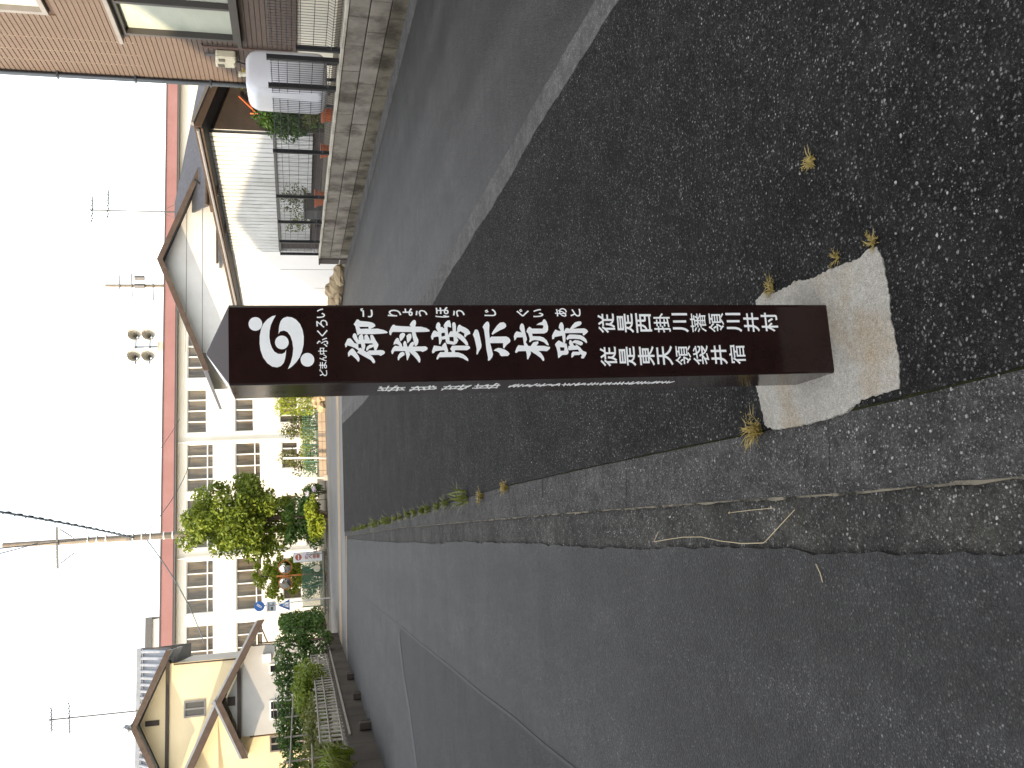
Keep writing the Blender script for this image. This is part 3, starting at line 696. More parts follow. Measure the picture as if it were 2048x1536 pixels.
for i in range(260):
    y = 1.25 + 5 * rr.random() ** 2; x = rr.uniform(poly_at(L_LINE, y), poly_at(E_LINE, y)); zb = -0.002 if x > poly_at(G_LINE, y) + 0.01 else -0.026
    s = rr.uniform(0.0015, 0.004); mb.blob((x, y, zb + s * 0.2), (s * rr.uniform(0.8, 1.5), s, s * 0.7), i, 5, 3)
o = mb.build('loose_gravel', 'pebble'); o['kind'] = 'stuff'; tag(o, 'small pale pebbles scattered over the dark asphalt and gutter', 'gravel')

# ------------------------------------------------------------------ the marker post
PAD = [(0.232, 2.395), (0.25, 2.355), (0.246, 2.28), (0.256, 2.202), (0.265, 2.186), (0.263, 2.099), (0.273, 2.038), (0.282, 1.966), (0.285, 1.905), (0.305, 1.852), (0.304, 1.827), (0.273, 1.809), (0.215, 1.792), (0.134, 1.782), (0.082, 1.768), (0.03, 1.757), (-0.032, 1.759), (-0.039, 1.809), (-0.057, 1.894), (-0.092, 1.968), (-0.11, 2.052), (-0.13, 2.158), (-0.148, 2.297), (-0.142, 2.355), (-0.085, 2.378), (-0.019, 2.406)]
pad_pts = []
for i, (a, b) in enumerate(zip(PAD, PAD[1:] + PAD[:1])):
    k = max(2, int(math.hypot(b[0] - a[0], b[1] - a[1]) / 0.007))
    for j in range(k):
        f = j / k; pad_pts.append((a[0] + (b[0] - a[0]) * f + random.uniform(-0.0025, 0.0025), a[1] + (b[1] - a[1]) * f + random.uniform(-0.0025, 0.0025)))
mb = MB(); n = len(pad_pts); cxp, cyp = 0.08, 2.08
inner = [(cxp + (x - cxp) * 0.975, cyp + (y - cyp) * 0.975) for x, y in pad_pts]
vs = [(x, y, -0.05) for x, y in pad_pts] + [(x, y, 0.0055 + random.uniform(0, 0.002)) for x, y in pad_pts] + [(x, y, 0.0085) for x, y in inner]
fs = []
for i in range(n):
    j = (i + 1) % n; fs += [(j, i, n + i, n + j), (n + j, n + i, 2 * n + i, 2 * n + j)]
fs.append(tuple(range(3 * n - 1, 2 * n - 1, -1)))
mb.add(vs, fs); o = mb.build('concrete_footing', 'pad'); tag(o, 'pale rough-edged concrete footing slab around the foot of the marker post', 'footing')

FLc = Vector((0.0105, 2.0026, 0)); pe = Vector((0.9855, 0.1699, 0)); pd = Vector((-0.1699, 0.9855, 0))
PF = Frame(FLc, pe, pd); PW, PDp, PZ = 0.1800, 0.186, 1.484
post = thing('marker_post', 'tall dark brown polished marker post with white writing on its concrete footing', 'marker post', PF.p(PW / 2, PDp / 2, 0.0))
mb = MB(); mb.fbox(PF, 0, PW, 0, PDp, -0.02, PZ)
# round the four upright edges only
me_shaft = mb.build('shaft', 'lacquer', post)
bm = bmesh.new(); bm.from_mesh(me_shaft.data)
vert_edges = [e for e in bm.edges if abs(e.verts[0].co.z - e.verts[1].co.z) > 0.5]
bmesh.ops.bevel(bm, geom=vert_edges, offset=0.007, segments=4, affect='EDGES', profile=0.5)
bm.to_mesh(me_shaft.data); bm.free()
mb = MB(); ap = PF.p(PW / 2, PDp / 2, 1.541)
z0 = PZ + 0.0006
cv = [PF.p(0.002, 0.002, z0), PF.p(PW - 0.002, 0.002, z0), PF.p(PW - 0.002, PDp - 0.002, z0), PF.p(0.002, PDp - 0.002, z0), ap]
mb.add(cv, [(0, 1, 4), (1, 2, 4), (2, 3, 4), (3, 0, 4), (3, 2, 1, 0)])
mb.build('cap', 'lacquer', post, bevel=0.0012)

def strokes(mb, polys, fr, t_face, proud=0.0006, step=0.00008, ox=0.0):
    for k, poly in enumerate(polys):
        pts = [fr.p(s / 10000.0 + ox, t_face - proud - step * k, z / 10000.0) for s, z in poly]
        mb.prism(pts, fr.ey * (proud + step * k + 0.0004))
    return mb
OX = 0.0025
for polys in KANJI:
    strokes(MB(), polys, PF, 0.0, ox=OX).build('letter', 'letter', post)
for poly in EMBLEM:
    strokes(MB(), [poly], PF, 0.0, ox=OX).build('emblem_shape', 'letter', post)

def glyph(ch, s0, s1, z0, z1, bold=0.02, fr=PF, t=0.0, bow=0.0):
    """one printed character fitted to a rectangle on the face"""
    cu = bpy.data.curves.new('letter', 'FONT'); cu.body = ch; cu.offset = bold; cu.resolution_u = 3
    tmp = bpy.data.objects.new('tmp', cu); COL.objects.link(tmp)
    dg = bpy.context.evaluated_depsgraph_get(); dg.update()
    me = bpy.data.meshes.new_from_object(tmp.evaluated_get(dg))
    bpy.data.objects.remove(tmp); bpy.data.curves.remove(cu)
    v = np.array([x.co[:] for x in me.vertices]); f = [tuple(p.vertices) for p in me.polygons]
    bpy.data.meshes.remove(me)
    if len(v) == 0: return None
    lo, hi = v.min(0), v.max(0); sp = np.maximum(hi - lo, 1e-6)
    mb = MB(); pts = []
    for a in v:
        x = (a[0] - lo[0]) / sp[0]; y = (a[1] - lo[1]) / sp[1]
        pts.append(fr.p(s0 + x * (s1 - s0), t - 0.0007, z0 + y * (z1 - z0)))
    mb.add(pts, f)
    return mb.build('letter', 'letter', post)

# small lettering: town name row, reading aid column, and the two boundary lines
row = [('ど', 14, 30, 1277, 1294), ('ま', 31, 46, 1277, 1294), ('ん', 47, 62, 1277, 1293), ('中', 63, 78, 1276, 1295), ('ふ', 80, 101, 1273, 1298), ('く', 104, 119, 1273, 1297), ('ろ', 124, 142, 1273, 1298), ('い', 146, 168, 1278, 1296)]
aid = [('ご', 147, 169, 1172, 1200), ('り', 149, 165, 1107, 1138), ('ょ', 150, 168, 1081, 1104), ('う', 149, 164, 1047, 1075), ('ほ', 146, 171, 997, 1029), ('う', 148, 164, 960, 988), ('じ', 149, 166, 885, 913), ('ぐ', 148, 166, 805, 836), ('い', 146, 166, 770, 795), ('あ', 147, 168, 711, 741), ('と', 147, 166, 677, 703)]
for ch, a, b, c, d in row: glyph(ch, a / 1000 + OX, b / 1000 + OX, c / 1000, d / 1000, 0.012)
for ch, a, b, c, d in aid: glyph(ch, a / 1000 + OX, b / 1000 + OX, c / 1000, d / 1000, 0.012 if ch in 'あほぐ' else 0.020)
zr = [638, 589, 541, 494, 445, 397, 349, 300, 252, 203, 151]
for i, ch in enumerate('従是西掛川藩領川井村'): glyph(ch, 0.106 + OX, 0.155 + OX, (zr[i + 1] + 3) / 1000, (zr[i] - 3) / 1000, 0.003 if ch in '藩' else 0.009 if ch in '領掛' else 0.015)
zl = [639, 591, 543, 494, 446, 398, 350, 301, 251]
for i, ch in enumerate('従是東天領袋井宿'): glyph(ch, 0.024 + OX, 0.073 + OX, (zl[i + 1] + 3) / 1000, (zl[i] - 3) / 1000, 0.008 if ch in '領袋宿' else 0.015)
# the line of brushed writing on the left-hand face
SFr = Frame(PF.p(0, PDp, 0), -pd, pe)      # s runs from the rear edge towards the front edge
side = [(1158, 1096), (1082, 1022), (1005, 945), (930, 868)]
srnd = random.Random(5)
for zt, zb in side:
    mb = MB(); polys = []
    for k in range(5):
        zc = zt - (zt - zb) * (k + 0.5) / 5; w = srnd.uniform(18, 36); c = 95 + srnd.uniform(-8, 8); th = srnd.uniform(3, 5); tl = srnd.uniform(-7, 7)
        polys.append([((c - w) * 10, (zc - tl) * 10), ((c + w) * 10, (zc + tl) * 10), ((c + w + 3) * 10, (zc + tl - th) * 10), ((c - w + 3) * 10, (zc - tl - th) * 10)])
    for k in range(2):
        c = 95 + (-16, 14)[k]; polys.append([((c - 2.5) * 10, zt * 10), ((c + 2.5) * 10, zt * 10), ((c + 4) * 10, zb * 10), ((c - 1) * 10, zb * 10)])
    strokes(mb, polys, SFr, 0.0).build('letter', 'letter', post)
zt = 842
for k in range(13):
    zb = zt - 33; mb = MB(); polys = []
    for j in range(3):
        zc = zt - 30 * (j + 0.5) / 3; w = srnd.uniform(11, 22); c = 100; th = srnd.uniform(2.6, 3.8); tl = srnd.uniform(-5, 5)
        polys.append([((c - w) * 10, (zc - tl) * 10), ((c + w) * 10, (zc + tl) * 10), ((c + w) * 10, (zc + tl - th) * 10), ((c - w) * 10, (zc - tl - th) * 10)])
    polys.append([((98 - srnd.uniform(0, 8)) * 10, zt * 10), (1020, zt * 10), (1030, (zb + 5) * 10), ((99 - srnd.uniform(0, 6)) * 10, (zb + 5) * 10)])
    strokes(mb, polys, SFr, 0.0).build('letter', 'letter', post); zt = zb

# ------------------------------------------------------------------ weeds and litter in the foreground
WEEDS = [(-0.150, 2.392, 0.004, 60, 0.062, 0.070, 0.0022, 'weed', 'yellowed weed tuft at the rear left corner of the concrete footing'),
         (0.262, 2.30, 0.004, 30, 0.030, 0.045, 0.0018, 'weed', 'yellowed weed tuft behind the right edge of the concrete footing'),
         (0.300, 1.985, 0.004, 20, 0.018, 0.032, 0.0014, 'weed', 'thin dry weed beside the right edge of the concrete footing'),
         (0.318, 1.838, 0.004, 24, 0.022, 0.035, 0.0016, 'weed', 'dry weed at the front right corner of the concrete footing'),
         (0.575, 2.09, 0.004, 22, 0.016, 0.045, 0.0022, 'weed', 'lone sprawling yellow weed on the open asphalt'),
         (-0.682, 5.67, 0.002, 26, 0.060, 0.075, 0.004, 'weed', 'first dry weed tuft growing in the asphalt joint beside the gutter'),
         (-0.83, 6.48, 0.002, 30, 0.060, 0.08, 0.004, 'weed', 'low dry weed tuft in the gutter joint just past a kerb joint')]
for x, y, z, n, h, sp, w, mt, lab in WEEDS:
    t = thing('weed', lab, 'weed', (x, y, z), 'weeds growing in the pavement joints')
    blades(MB(), x, y, z - 0.003, n, h, sp, w, int(abs(x) * 1000)).build('blade_tuft', mt, t)
    mb = MB(); rr = random.Random(int(y * 100))
    for k in range(10):
        a = rr.uniform(0, 6.28); r = sp * rr.uniform(0.4, 1.0)
        mb.tube([(x, y, z - 0.003), (x + 0.5 * r * math.cos(a), y + 0.5 * r * math.sin(a), z + h * 0.5), (x + r * math.cos(a), y + r * math.sin(a), z + h * rr.uniform(0.3, 0.8))], [w * 0.6, w * 0.4, w * 0.25], 4)
        for q in range(5):
            f = rr.uniform(0.4, 1); px, py, pz = x + r * f * math.cos(a), y + r * f * math.sin(a), z + h * 0.6 * f
            mb.blob((px + rr.uniform(-1, 1) * w * 2, py + rr.uniform(-1, 1) * w * 2, pz), w * rr.uniform(0.7, 1.2), q, 5, 3)
    mb.build('stem', mt, t)
yy = 7.1; k = 0
while yy < 22.5:
    x = poly_at(E_LINE, yy); t = thing('weed', 'green grass tuft in the long row along the gutter joint', 'weed', (x, yy, 0.002), 'green tufts along the gutter joint')
    s = random.uniform(0.7, 1.3) * (1.0 if k % 3 else 1.5)
    blades(MB(), x, yy, -0.002, 34, 0.085 * s, 0.11 * s, 0.006, 50 + k).build('blade_tuft', 'weed_green', t)
    yy += random.uniform(0.45, 0.95); k += 1
mb = MB()
kp = [(-0.590, 3.232), (-0.635, 3.27), (-0.600, 3.12), (-0.574, 3.005), (-0.550, 2.86), (-0.540, 2.716), (-0.522, 2.56), (-0.497, 2.424), (-0.490, 2.412), (-0.435, 2.34), (-0.375, 2.258)]
mb.tube([(x, y, -0.0205 + 0.004 * math.sin(i * 1.1)) for i, (x, y) in enumerate(kp)], [0.0009, 0.0012, 0.0013, 0.0013, 0.0014, 0.0014, 0.0015, 0.0015, 0.0015, 0.0014, 0.0012], 6)
o = mb.build('dry_stalk', 'straw'); tag(o, 'long bent dry stalk lying in the gutter', 'stalk')
mb = MB(); mb.tube([(-0.434, 2.635, -0.023), (-0.408, 2.50, -0.0225), (-0.385, 2.372, -0.023)], 0.0011, 5); mb.blob((-0.436, 2.645, -0.022), 0.004, 2, 6, 4)
o = mb.build('dry_straw', 'straw'); tag(o, 'short straight straw close along the kerb edge', 'straw')
mb = MB(); mb.tube([(-0.505, 2.135, -0.0095), (-0.525, 2.115, -0.009), (-0.548, 2.105, -0.0095)], 0.0014, 5)
o = mb.build('dry_twig', 'straw'); tag(o, 'tiny dry twig lying on the road beyond the gutter', 'twig')

# ------------------------------------------------------------------ right-hand side: block wall, fence, brown house, garage, white house
YARD = 0.60
pts = [RF.p(-16, 0.16, 0), RF.p(12.05, 0.16, 0), RF.p(12.05, 14, 0), RF.p(-16, 14, 0)]
mb = MB(); mb.prism([(p.x, p.y, YARD) for p in pts], (0, 0, -0.75)); o = mb.build('yard', 'ground'); o['kind'] = 'structure'

bw = thing('block_wall', 'low weathered concrete block wall below the black mesh fence', 'wall', RF.p(0, 0, -0.01))
mb = MB(); mb.fbox(RF, -12.0, 12.08, 0.012, 0.15, -0.08, 0.652); mb.build('wall_core', 'mortar', bw)
rows_ = [(-0.03, 0.178), (0.186, 0.414), (0.422, 0.648)]
blk = {}
for r, (za, zb) in enumerate(rows_):
    for v in range(3):
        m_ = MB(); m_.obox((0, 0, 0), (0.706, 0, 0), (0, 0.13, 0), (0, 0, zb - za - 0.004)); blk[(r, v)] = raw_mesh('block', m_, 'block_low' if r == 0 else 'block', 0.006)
ang = math.atan2(WALL_D.y, WALL_D.x)
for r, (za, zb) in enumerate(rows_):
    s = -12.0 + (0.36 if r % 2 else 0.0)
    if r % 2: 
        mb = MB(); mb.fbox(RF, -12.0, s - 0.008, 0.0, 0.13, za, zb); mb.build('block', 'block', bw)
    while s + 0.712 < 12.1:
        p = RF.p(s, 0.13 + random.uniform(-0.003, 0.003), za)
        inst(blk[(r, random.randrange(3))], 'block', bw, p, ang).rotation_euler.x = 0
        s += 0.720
    if s < 12.02:
        mb = MB(); mb.fbox(RF, s, 12.08, 0.0, 0.13, za, zb); mb.build('block', 'block', bw)
mb = MB(); mb.fbox(RF, -12.0, 12.08, -0.012, 0.165, 0.653, 0.690); mb.build('coping', 'coping', bw, bevel=0.004)

fence = thing('mesh_fence', 'black steel mesh fence standing on the block wall', 'fence', RF.p(0, 0.08, 0.69))
posts = [-8.4, -5.9, -3.4, -0.9, 1.27, 1.57, 2.42, 4.97, 7.43, 9.2, 10.82, 12.0]
for s in posts:
    tall = 1.22 if s == 1.27 else 1.58
    mb = MB(); mb.fbox(RF, s - 0.028, s + 0.028, 0.05, 0.11, 0.68, tall); mb.fbox(RF, s - 0.032, s + 0.032, 0.046, 0.114, tall, tall + 0.012)
    mb.build('post', 'black_metal', fence, bevel=0.003)
for a, b in zip(posts, posts[1:]):
    if b - a < 0.5: continue
    mb = MB(); s = a + 0.05
    near = a > -3
    while s < b - 0.03:
        mb.tube([RF.p(s, 0.085, 0.70), RF.p(s, 0.055, 0.80), RF.p(s, 0.085, 0.86), RF.p(s, 0.085, 1.555)], 0.0032, 4, False); s += 0.065
    for z in (0.72, 0.80, 0.87, 1.02, 1.18, 1.34, 1.45, 1.54):
        mb.tube([RF.p(a + 0.03, 0.090 if z != 0.80 else 0.060, z), RF.p(b - 0.03, 0.090 if z != 0.80 else 0.060, z)], 0.004, 4, False)
    mb.build('mesh_panel', 'wire', fence)

# ---- brown house
BF = Frame(RF.p(0, 1.6, 0), WALL_D, WALL_N)
bh = thing('brown_house', 'tall brown brick-sided house with frosted window behind the mesh fence', 'house', BF.p(0, 3, YARD))
HC = 5.93
W1 = (2.30, 4.24, 2.08, 3.74); W2 = (2.2, 3.83, 4.66, 5.9)
mb = MB(); wall_open(mb, BF, -7.0, HC, 1.18, 7.6, 0.02, 0.22, [W1, W2]); mb.build('wall', 'sidebase', bh)
mb = MB(); mb.fbox(BF, -6.95, HC - 0.05, 0.225, 7.0, YARD - 0.1, 7.55); mb.build('wall', 'siding', bh)
mb = MB(); mb.fbox(BF, -7.0, HC - 0.02, 0.03, 0.22, YARD - 0.1, 1.178); mb.build('foundation', 'foundation', bh)
ch = 0.0755; z = 1.185; lens = {}
def board(s0, s1, z0):
    key = round(s1 - s0, 3)
    if key not in lens:
        m_ = MB(); L = s1 - s0
        m_.prism([(0, 0.020, 0.001), (0, -0.010, 0.001), (0, -0.012, 0.006), (0, -0.010, ch - 0.010), (0, 0.002, ch - 0.002), (0, 0.020, ch - 0.002)], (L, 0, 0)); lens[key] = raw_mesh('siding_board', m_, 'siding')
    # local x runs along the wall, local y points into the house
    o = inst(lens[key], 'siding_board', bh, BF.p(s1, 0, z0), ang + math.pi); return o
while z < 7.5:
    spans = [(-7.0, HC - 0.075)]
    for w in (W1, W2):
        if z + ch > w[2] - 0.06 and z < w[3] + 0.06:
            ns = []
            for a, b in spans: ns += [(a, w[0] - 0.07), (w[1] + 0.07, b)]
            spans = ns
    for a, b in spans: board(a, b, z)
    z += ch
for s in (4.62, 5.05, 5.42):
    mb = MB(); mb.fbox(BF, s, s + 0.008, -0.0105, 0.03, 3.6, 7.5); mb.build('panel_joint', 'caulk', bh)
mb = MB(); mb.fbox(BF, HC - 0.07, HC + 0.03, -0.030, 0.10, YARD - 0.05, 7.55); mb.build('corner_board', 'rake', bh)
mb = MB(); mb.tube([BF.p(HC - 0.11, -0.075, YARD), BF.p(HC - 0.11, -0.075, 7.4)], 0.036, 10)
for z in (1.4, 2.6, 3.8, 5.0, 6.2): mb.fbox(BF, HC - 0.16, HC - 0.06, -0.118, -0.01, z, z + 0.03)
mb.build('downpipe', 'pipe', bh, smooth=False)
window(BF, W1[0], W1[1], W1[2], W1[3], -0.05, bh, 'bronze', 'frost', nv=2, fw=0.06, depth=0.14, out=0.02)
mb = MB(); mb.fbox(BF, W1[0] - 0.1, W1[1] + 0.10, -0.17, 0.0, W1[3], W1[3] + 0.06); mb.build('window_hood', 'greyframe', bh)
mb = MB(); mb.fbox(BF, W1[0] - 0.1, W1[1] + 0.08, -0.13, 0.0, W1[2] - 0.06, W1[2]); mb.build('window_sill', 'bronze', bh)
window(BF, W2[0], W2[1], W2[2], W2[3], -0.03, bh, 'greyframe', 'frost2', nv=2, fw=0.07, depth=0.12, out=0.02)
mb = MB(); mb.tz(BF, [(-0.9, 7.5), (3.6, 9.3), (8.1, 7.5), (8.1, 7.65), (3.6, 9.47), (-0.9, 7.65)], -7.6, HC + 0.6); mb.build('roof', 'slate', bh)

mt = thing('utility_meter', 'pair of cream meter boxes with pipes on the brown house wall', 'meter', BF.p(4.83, -0.06, 2.12))
for a, b, c, d in ((4.62, 4.80, 2.13, 2.44), (4.82, 5.0, 2.15, 2.46)):
    mb = MB(); mb.fbox(BF, a, b, -0.15, -0.012, c, d); cs = mb.build('meter_case', 'meter', mt, bevel=0.02)
    mb = MB(); mb.fbox(BF, a + 0.04, b - 0.04, -0.158, -0.148, c + 0.17, d - 0.04); mb.build('dial_window', 'glass_dim', cs)
mb = MB(); mb.tube([BF.p(4.9, -0.07, 2.14), BF.p(4.95, -0.09, 1.98), BF.p(5.12, -0.10, 1.90), BF.p(5.25, -0.10, 1.86)], 0.012, 6); mb.build('pipe', 'black_metal', mt)
mb = MB(); mb.tube([BF.p(4.72, -0.06, 2.44), BF.p(4.72, -0.06, 2.60)], 0.025, 8); mb.build('pipe', 'grey_trim', mt)
dpx = thing('drain_pipe', 'thin dark vertical pipe beside the meter boxes on the brown house', 'pipe', BF.p(4.48, -0.05, 1.3))
mb = MB(); mb.tube([BF.p(4.48, -0.05, 1.25), BF.p(4.48, -0.05, 2.62), BF.p(4.48, 0.03, 2.66)], 0.022, 8); mb.build('pipe_run', 'sand', dpx)

tk = thing('oil_tank', 'pale grey oil tank with rounded shoulders behind the mesh fence', 'tank', (4.40, 13.15, YARD))
prof = []
for cxs, cz, a0 in ((0.13, 1.73, 0), (-0.13, 1.73, 90), (-0.17, 0.93, 180), (0.17, 0.93, 270)):
    for k in range(7):
        a = math.radians(a0 + 15 * k); r = 0.17 if cz > 1.5 else 0.14
        prof.append((cxs + r * math.cos(a), cz + r * math.sin(a)))
TKF = Frame((4.40, 13.15), (1, 0))
mb = MB(); n = len(prof)
secs = [(-0.50, 0.80), (-0.46, 0.93), (-0.38, 0.985), (-0.28, 1.0), (0.28, 1.0), (0.38, 0.985), (0.46, 0.93), (0.50, 0.80)]
vs = []
for t, k in secs:
    for s, z in prof: vs.append(TKF.p(s * k, t, 1.33 + (z - 1.33) * (0.5 + 0.5 * k)))
fs = [(i * n + j, i * n + (j + 1) % n, (i + 1) * n + (j + 1) % n, (i + 1) * n + j) for i in range(len(secs) - 1) for j in range(n)]
fs += [tuple(range(n))[::-1], tuple(range((len(secs) - 1) * n, len(secs) * n))]
mb.add(vs, [f[::-1] for f in fs]); mb.build('tank_body', 'tank', tk, smooth=True)
for s in (-0.2, 0.2):
    for t in (-0.34, 0.34):
        mb = MB(); mb.fbox(TKF, s - 0.02, s + 0.02, t - 0.02, t + 0.02, YARD - 0.02, 0.86); mb.build('leg', 'grey_trim', tk)
mb = MB(); mb.tube([TKF.p(0.02, -0.2, 1.88), TKF.p(0.02, -0.2, 1.97)], 0.03, 8); mb.tube([TKF.p(0.02, -0.2, 1.97), TKF.p(0.02, -0.2, 2.0)], 0.042, 8); mb.build('filler_cap', 'meter', tk)
mb = MB(); mb.tube([TKF.p(0.1, -0.1, 1.87), TKF.p(0.1, -0.1, 1.94)], 0.018, 8); mb.fbox(TKF, 0.06, 0.14, -0.13, -0.07, 1.94, 1.96); mb.build('valve', 'brass', tk)

# ---- garage with a lean-to roof (high edge along the road)
GF = Frame((5.5, 18.4), (-2.71, 11.26), (0.972, 0.235))
gs = thing('garage', 'long low garage with pale corrugated steel wall and brown eave', 'garage', GF.p(5, 2, YARD))
def corrugated(fr, s0, s1, z0, z1, t, pitch, amp):
    mb = MB(); vs = []; fs = []; n = int(round((s1 - s0) / pitch)); w = (s1 - s0) / n
    for i in range(n):
        for f, dt in ((0.0, -amp), (0.78, -amp), (0.82, 0.012), (0.96, 0.012)):
            s = s0 + (i + f) * w; vs += [fr.p(s, t + dt, z0), fr.p(s, t + dt, z1)]
    vs += [fr.p(s1, t - amp, z0), fr.p(s1, t - amp, z1)]
    for i in range(4 * n): fs.append((2 * i, 2 * i + 2, 2 * i + 3, 2 * i + 1))
    vs2 = [fr.p(s0, t + 0.03, z0), fr.p(s1, t + 0.03, z0), fr.p(s1, t + 0.03, z1), fr.p(s0, t + 0.03, z1)]
    mb.add(vs, fs); mb.add(vs2, [(0, 1, 2, 3)]); return mb
corrugated(GF, 0.70, 7.10, 1.66, 2.93, 0.0, 0.20, 0.055).build('corrugated_wall', 'zinc', gs)
corrugated(GF, 0.74, 6.55, 0.84, 1.60, 0.02, 0.20, 0.045).build('lower_panel', 'zinc', gs)
mb = MB(); mb.fbox(GF, 0.68, 7.12, -0.05, 0.04, 1.595, 1.655); mb.build('rail', 'grey_trim', gs)
mb = MB(); mb.fbox(GF, 0.72, 7.1, 0.055, 2.6, 0.0, 1.95); mb.build('wall', 'dark_board', gs)
mb = MB(); mb.sz(Frame(GF.p(0.70, 0, 0), GF.ey, GF.ex), [(0.056, 0.4), (2.6, 0.4), (2.6, 1.96), (0.056, 2.94)], 0.0, 0.05); mb.build('end_wall', 'dark_board', gs)
mb = MB(); wall_open(mb, GF, 7.13, 12.8, -0.05, 2.95, -0.02, 0.16, []); mb.build('white_wall', 'white_wall', gs)
for s in (8.5, 10.1): 
    mb = MB(); mb.fbox(GF, s, s + 0.012, -0.026, -0.018, 0.05, 2.9); mb.build('panel_joint', 'grey_trim', gs)
RG = Frame(GF.o, GF.ey, GF.ex)   # s across, t along
mb = MB(); mb.sz(RG, [(-0.36, 3.02), (2.9, 1.90), (2.9, 1.98), (-0.36, 3.11)], 0.0, 13.2); mb.build('roof', 'slate', gs)
mb = MB(); mb.sz(RG, [(-0.385, 2.965), (-0.362, 2.965), (-0.362, 3.12), (-0.385, 3.12)], -0.02, 13.2); mb.build('fascia', 'brown_board', gs)
mb = MB(); mb.tube([GF.p(-0.05, -0.43, 3.05), GF.p(13.2, -0.43, 3.0)], 0.030, 8); mb.build('gutter', 'greyframe', gs)
mb = MB(); mb.sz(RG, [(-0.36, 2.99), (2.9, 1.86), (2.9, 2.0), (-0.36, 3.13)], -0.05, -0.002); mb.build('rake_board', 'rake', gs)
mb = MB(); mb.sz(RG, [(-0.30, 3.13), (2.9, 2.0), (2.9, 2.05), (-0.30, 3.18)], -0.10, 0.02); mb.build('rake_capping', 'greyframe', gs)
for s in (3.0, 5.2): 
    mb = MB(); mb.tube([GF.p(s, -0.03, 2.93), GF.p(s, -0.36, 2.93)], 0.02, 6); mb.build('eave_bracket', 'brown_board', gs)

# things kept in the gap between the houses
tool = thing('hanging_tool', 'orange tool frame hung on the dark garage end wall', 'tool', GF.p(0.6, 0.9, 1.7))
mb = MB(); mb.tube([GF.p(0.66, 0.42, 2.02), GF.p(0.66, 0.70, 2.12)], 0.018, 6); mb.tube([GF.p(0.66, 0.42, 1.98), GF.p(0.66, 0.78, 2.32)], 0.016, 6); mb.tube([GF.p(0.66, 0.40, 1.95), GF.p(0.66, 0.40, 2.10)], 0.022, 6); mb.build('frame_bars', 'orange', tool)
lp = thing('wall_lamp', 'small white lamp bulb on the dark garage end wall', 'lamp', GF.p(0.64, 0.6, 1.75))
mb = MB(); mb.blob(GF.p(0.62, 0.60, 1.78), 0.05, 1, 10, 6, 0.0); mb.build('bulb', 'white_paint', lp, smooth=True)
mb = MB(); mb.tube([GF.p(0.69, 0.60, 1.72), GF.p(0.64, 0.60, 1.72), GF.p(0.62, 0.60, 1.62)], [0.02, 0.02, 0.03], 8); mb.build('lamp_holder', 'white_paint', lp)

def shrub(name, label, x, y, z, rx, rz, n, size, mat, cat='shrub', group=None, clumps=14, stems=5, seed=1, ry=None):
    rr = random.Random(seed); ry = rx if ry is None else ry
    t = thing(name, label, cat, (x, y, z), group)
    cs, rs = [], []
    for _ in range(clumps):
        a = rr.uniform(0, 6.28); r = math.sqrt(rr.random()) * 0.75; h = rr.uniform(0.22, 0.9)
        cs.append((x + rx * r * math.cos(a) * (1.1 - 0.4 * h), y + ry * r * math.sin(a) * (1.1 - 0.4 * h), z + 2 * rz * h)); q = rr.uniform(0.25, 0.45); rs.append((rx * q, ry * q, rz * q))
    leaf_cloud('foliage', mat, t, cs, rs, n, size)
    mb = MB()
    for _ in range(stems):
        a = rr.uniform(0, 6.28); r = rr.uniform(0.2, 0.6)
        mb.tube([(x + 0.1 * rx * math.cos(a), y + 0.1 * ry * math.sin(a), z - 0.03), (x + rx * r * 0.5 * math.cos(a), y + ry * r * 0.5 * math.sin(a), z + rz * 0.7), (x + rx * r * math.cos(a), y + ry * r * math.sin(a), z + rz * 1.5)], [0.03 * rx + 0.008, 0.02 * rx + 0.005, 0.01 * rx + 0.002], 5)
    mb.build('stem', 'bark', t)
    return t
shrub('shrub', 'dark leafy shrub behind the fence between tank and garage', 5.05, 16.9, YARD, 0.50, 0.66, 2600, 0.085, 'leaf_dark', clumps=20, seed=3)
shrub('shrub', 'yellowish top-heavy shrub rising beside the oil tank', 5.25, 16.1, YARD, 0.28, 0.80, 900, 0.075, 'leaf_olive', clumps=10, seed=4)
def pot_plant(x, y, z, label, r=0.13, h=0.22, mat='orange', leaf='leaf_olive', rz=0.16, seed=1, n=260):
    t = thing('potted_plant', label, 'potted plant', (x, y, z))
    mb = MB(); mb.tube([(x, y, z - 0.01), (x, y, z + h * 0.85), (x, y, z + h * 0.85), (x, y, z + h)], [r * 0.75, r * 0.97, r * 1.1, r * 1.1], 14); mb.build('pot', mat, t)
    leaf_cloud('foliage', leaf, t, [(x, y, z + h + rz * 0.7), (x + 0.1, y, z + h + rz), (x - 0.09, y + 0.05, z + h + rz * 1.3)], [(r * 1.3, r * 1.3, rz * 0.7)] * 3, n, 0.06)
    mb = MB(); mb.tube([(x, y, z + h - 0.05), (x + 0.02, y, z + h + rz)], [0.012, 0.006], 5); mb.build('stem', 'bark', t)
pot_plant(4.42, 14.6, YARD, 'small plant in an orange pot on the wall top beside the oil tank', seed=2)
p_ = RF.p(8.6, 0.42, 0)
pot_plant(p_.x, p_.y, YARD, 'bushy olive plant in a terracotta pot behind the black fence', 0.17, 0.25, rz=0.40, n=420)
p_ = RF.p(10.3, 0.40, 0)
pot_plant(p_.x, p_.y, YARD, 'drooping green plant in a dark pot near the end of the fence', 0.15, 0.22, 'dark_board', 'leaf_tree', rz=0.34, n=380)
p_ = RF.p(5.9, 0.45, 0)
t = thing('garden_pot', 'empty orange pot standing behind the black fence', 'pot', (p_.x, p_.y, YARD))
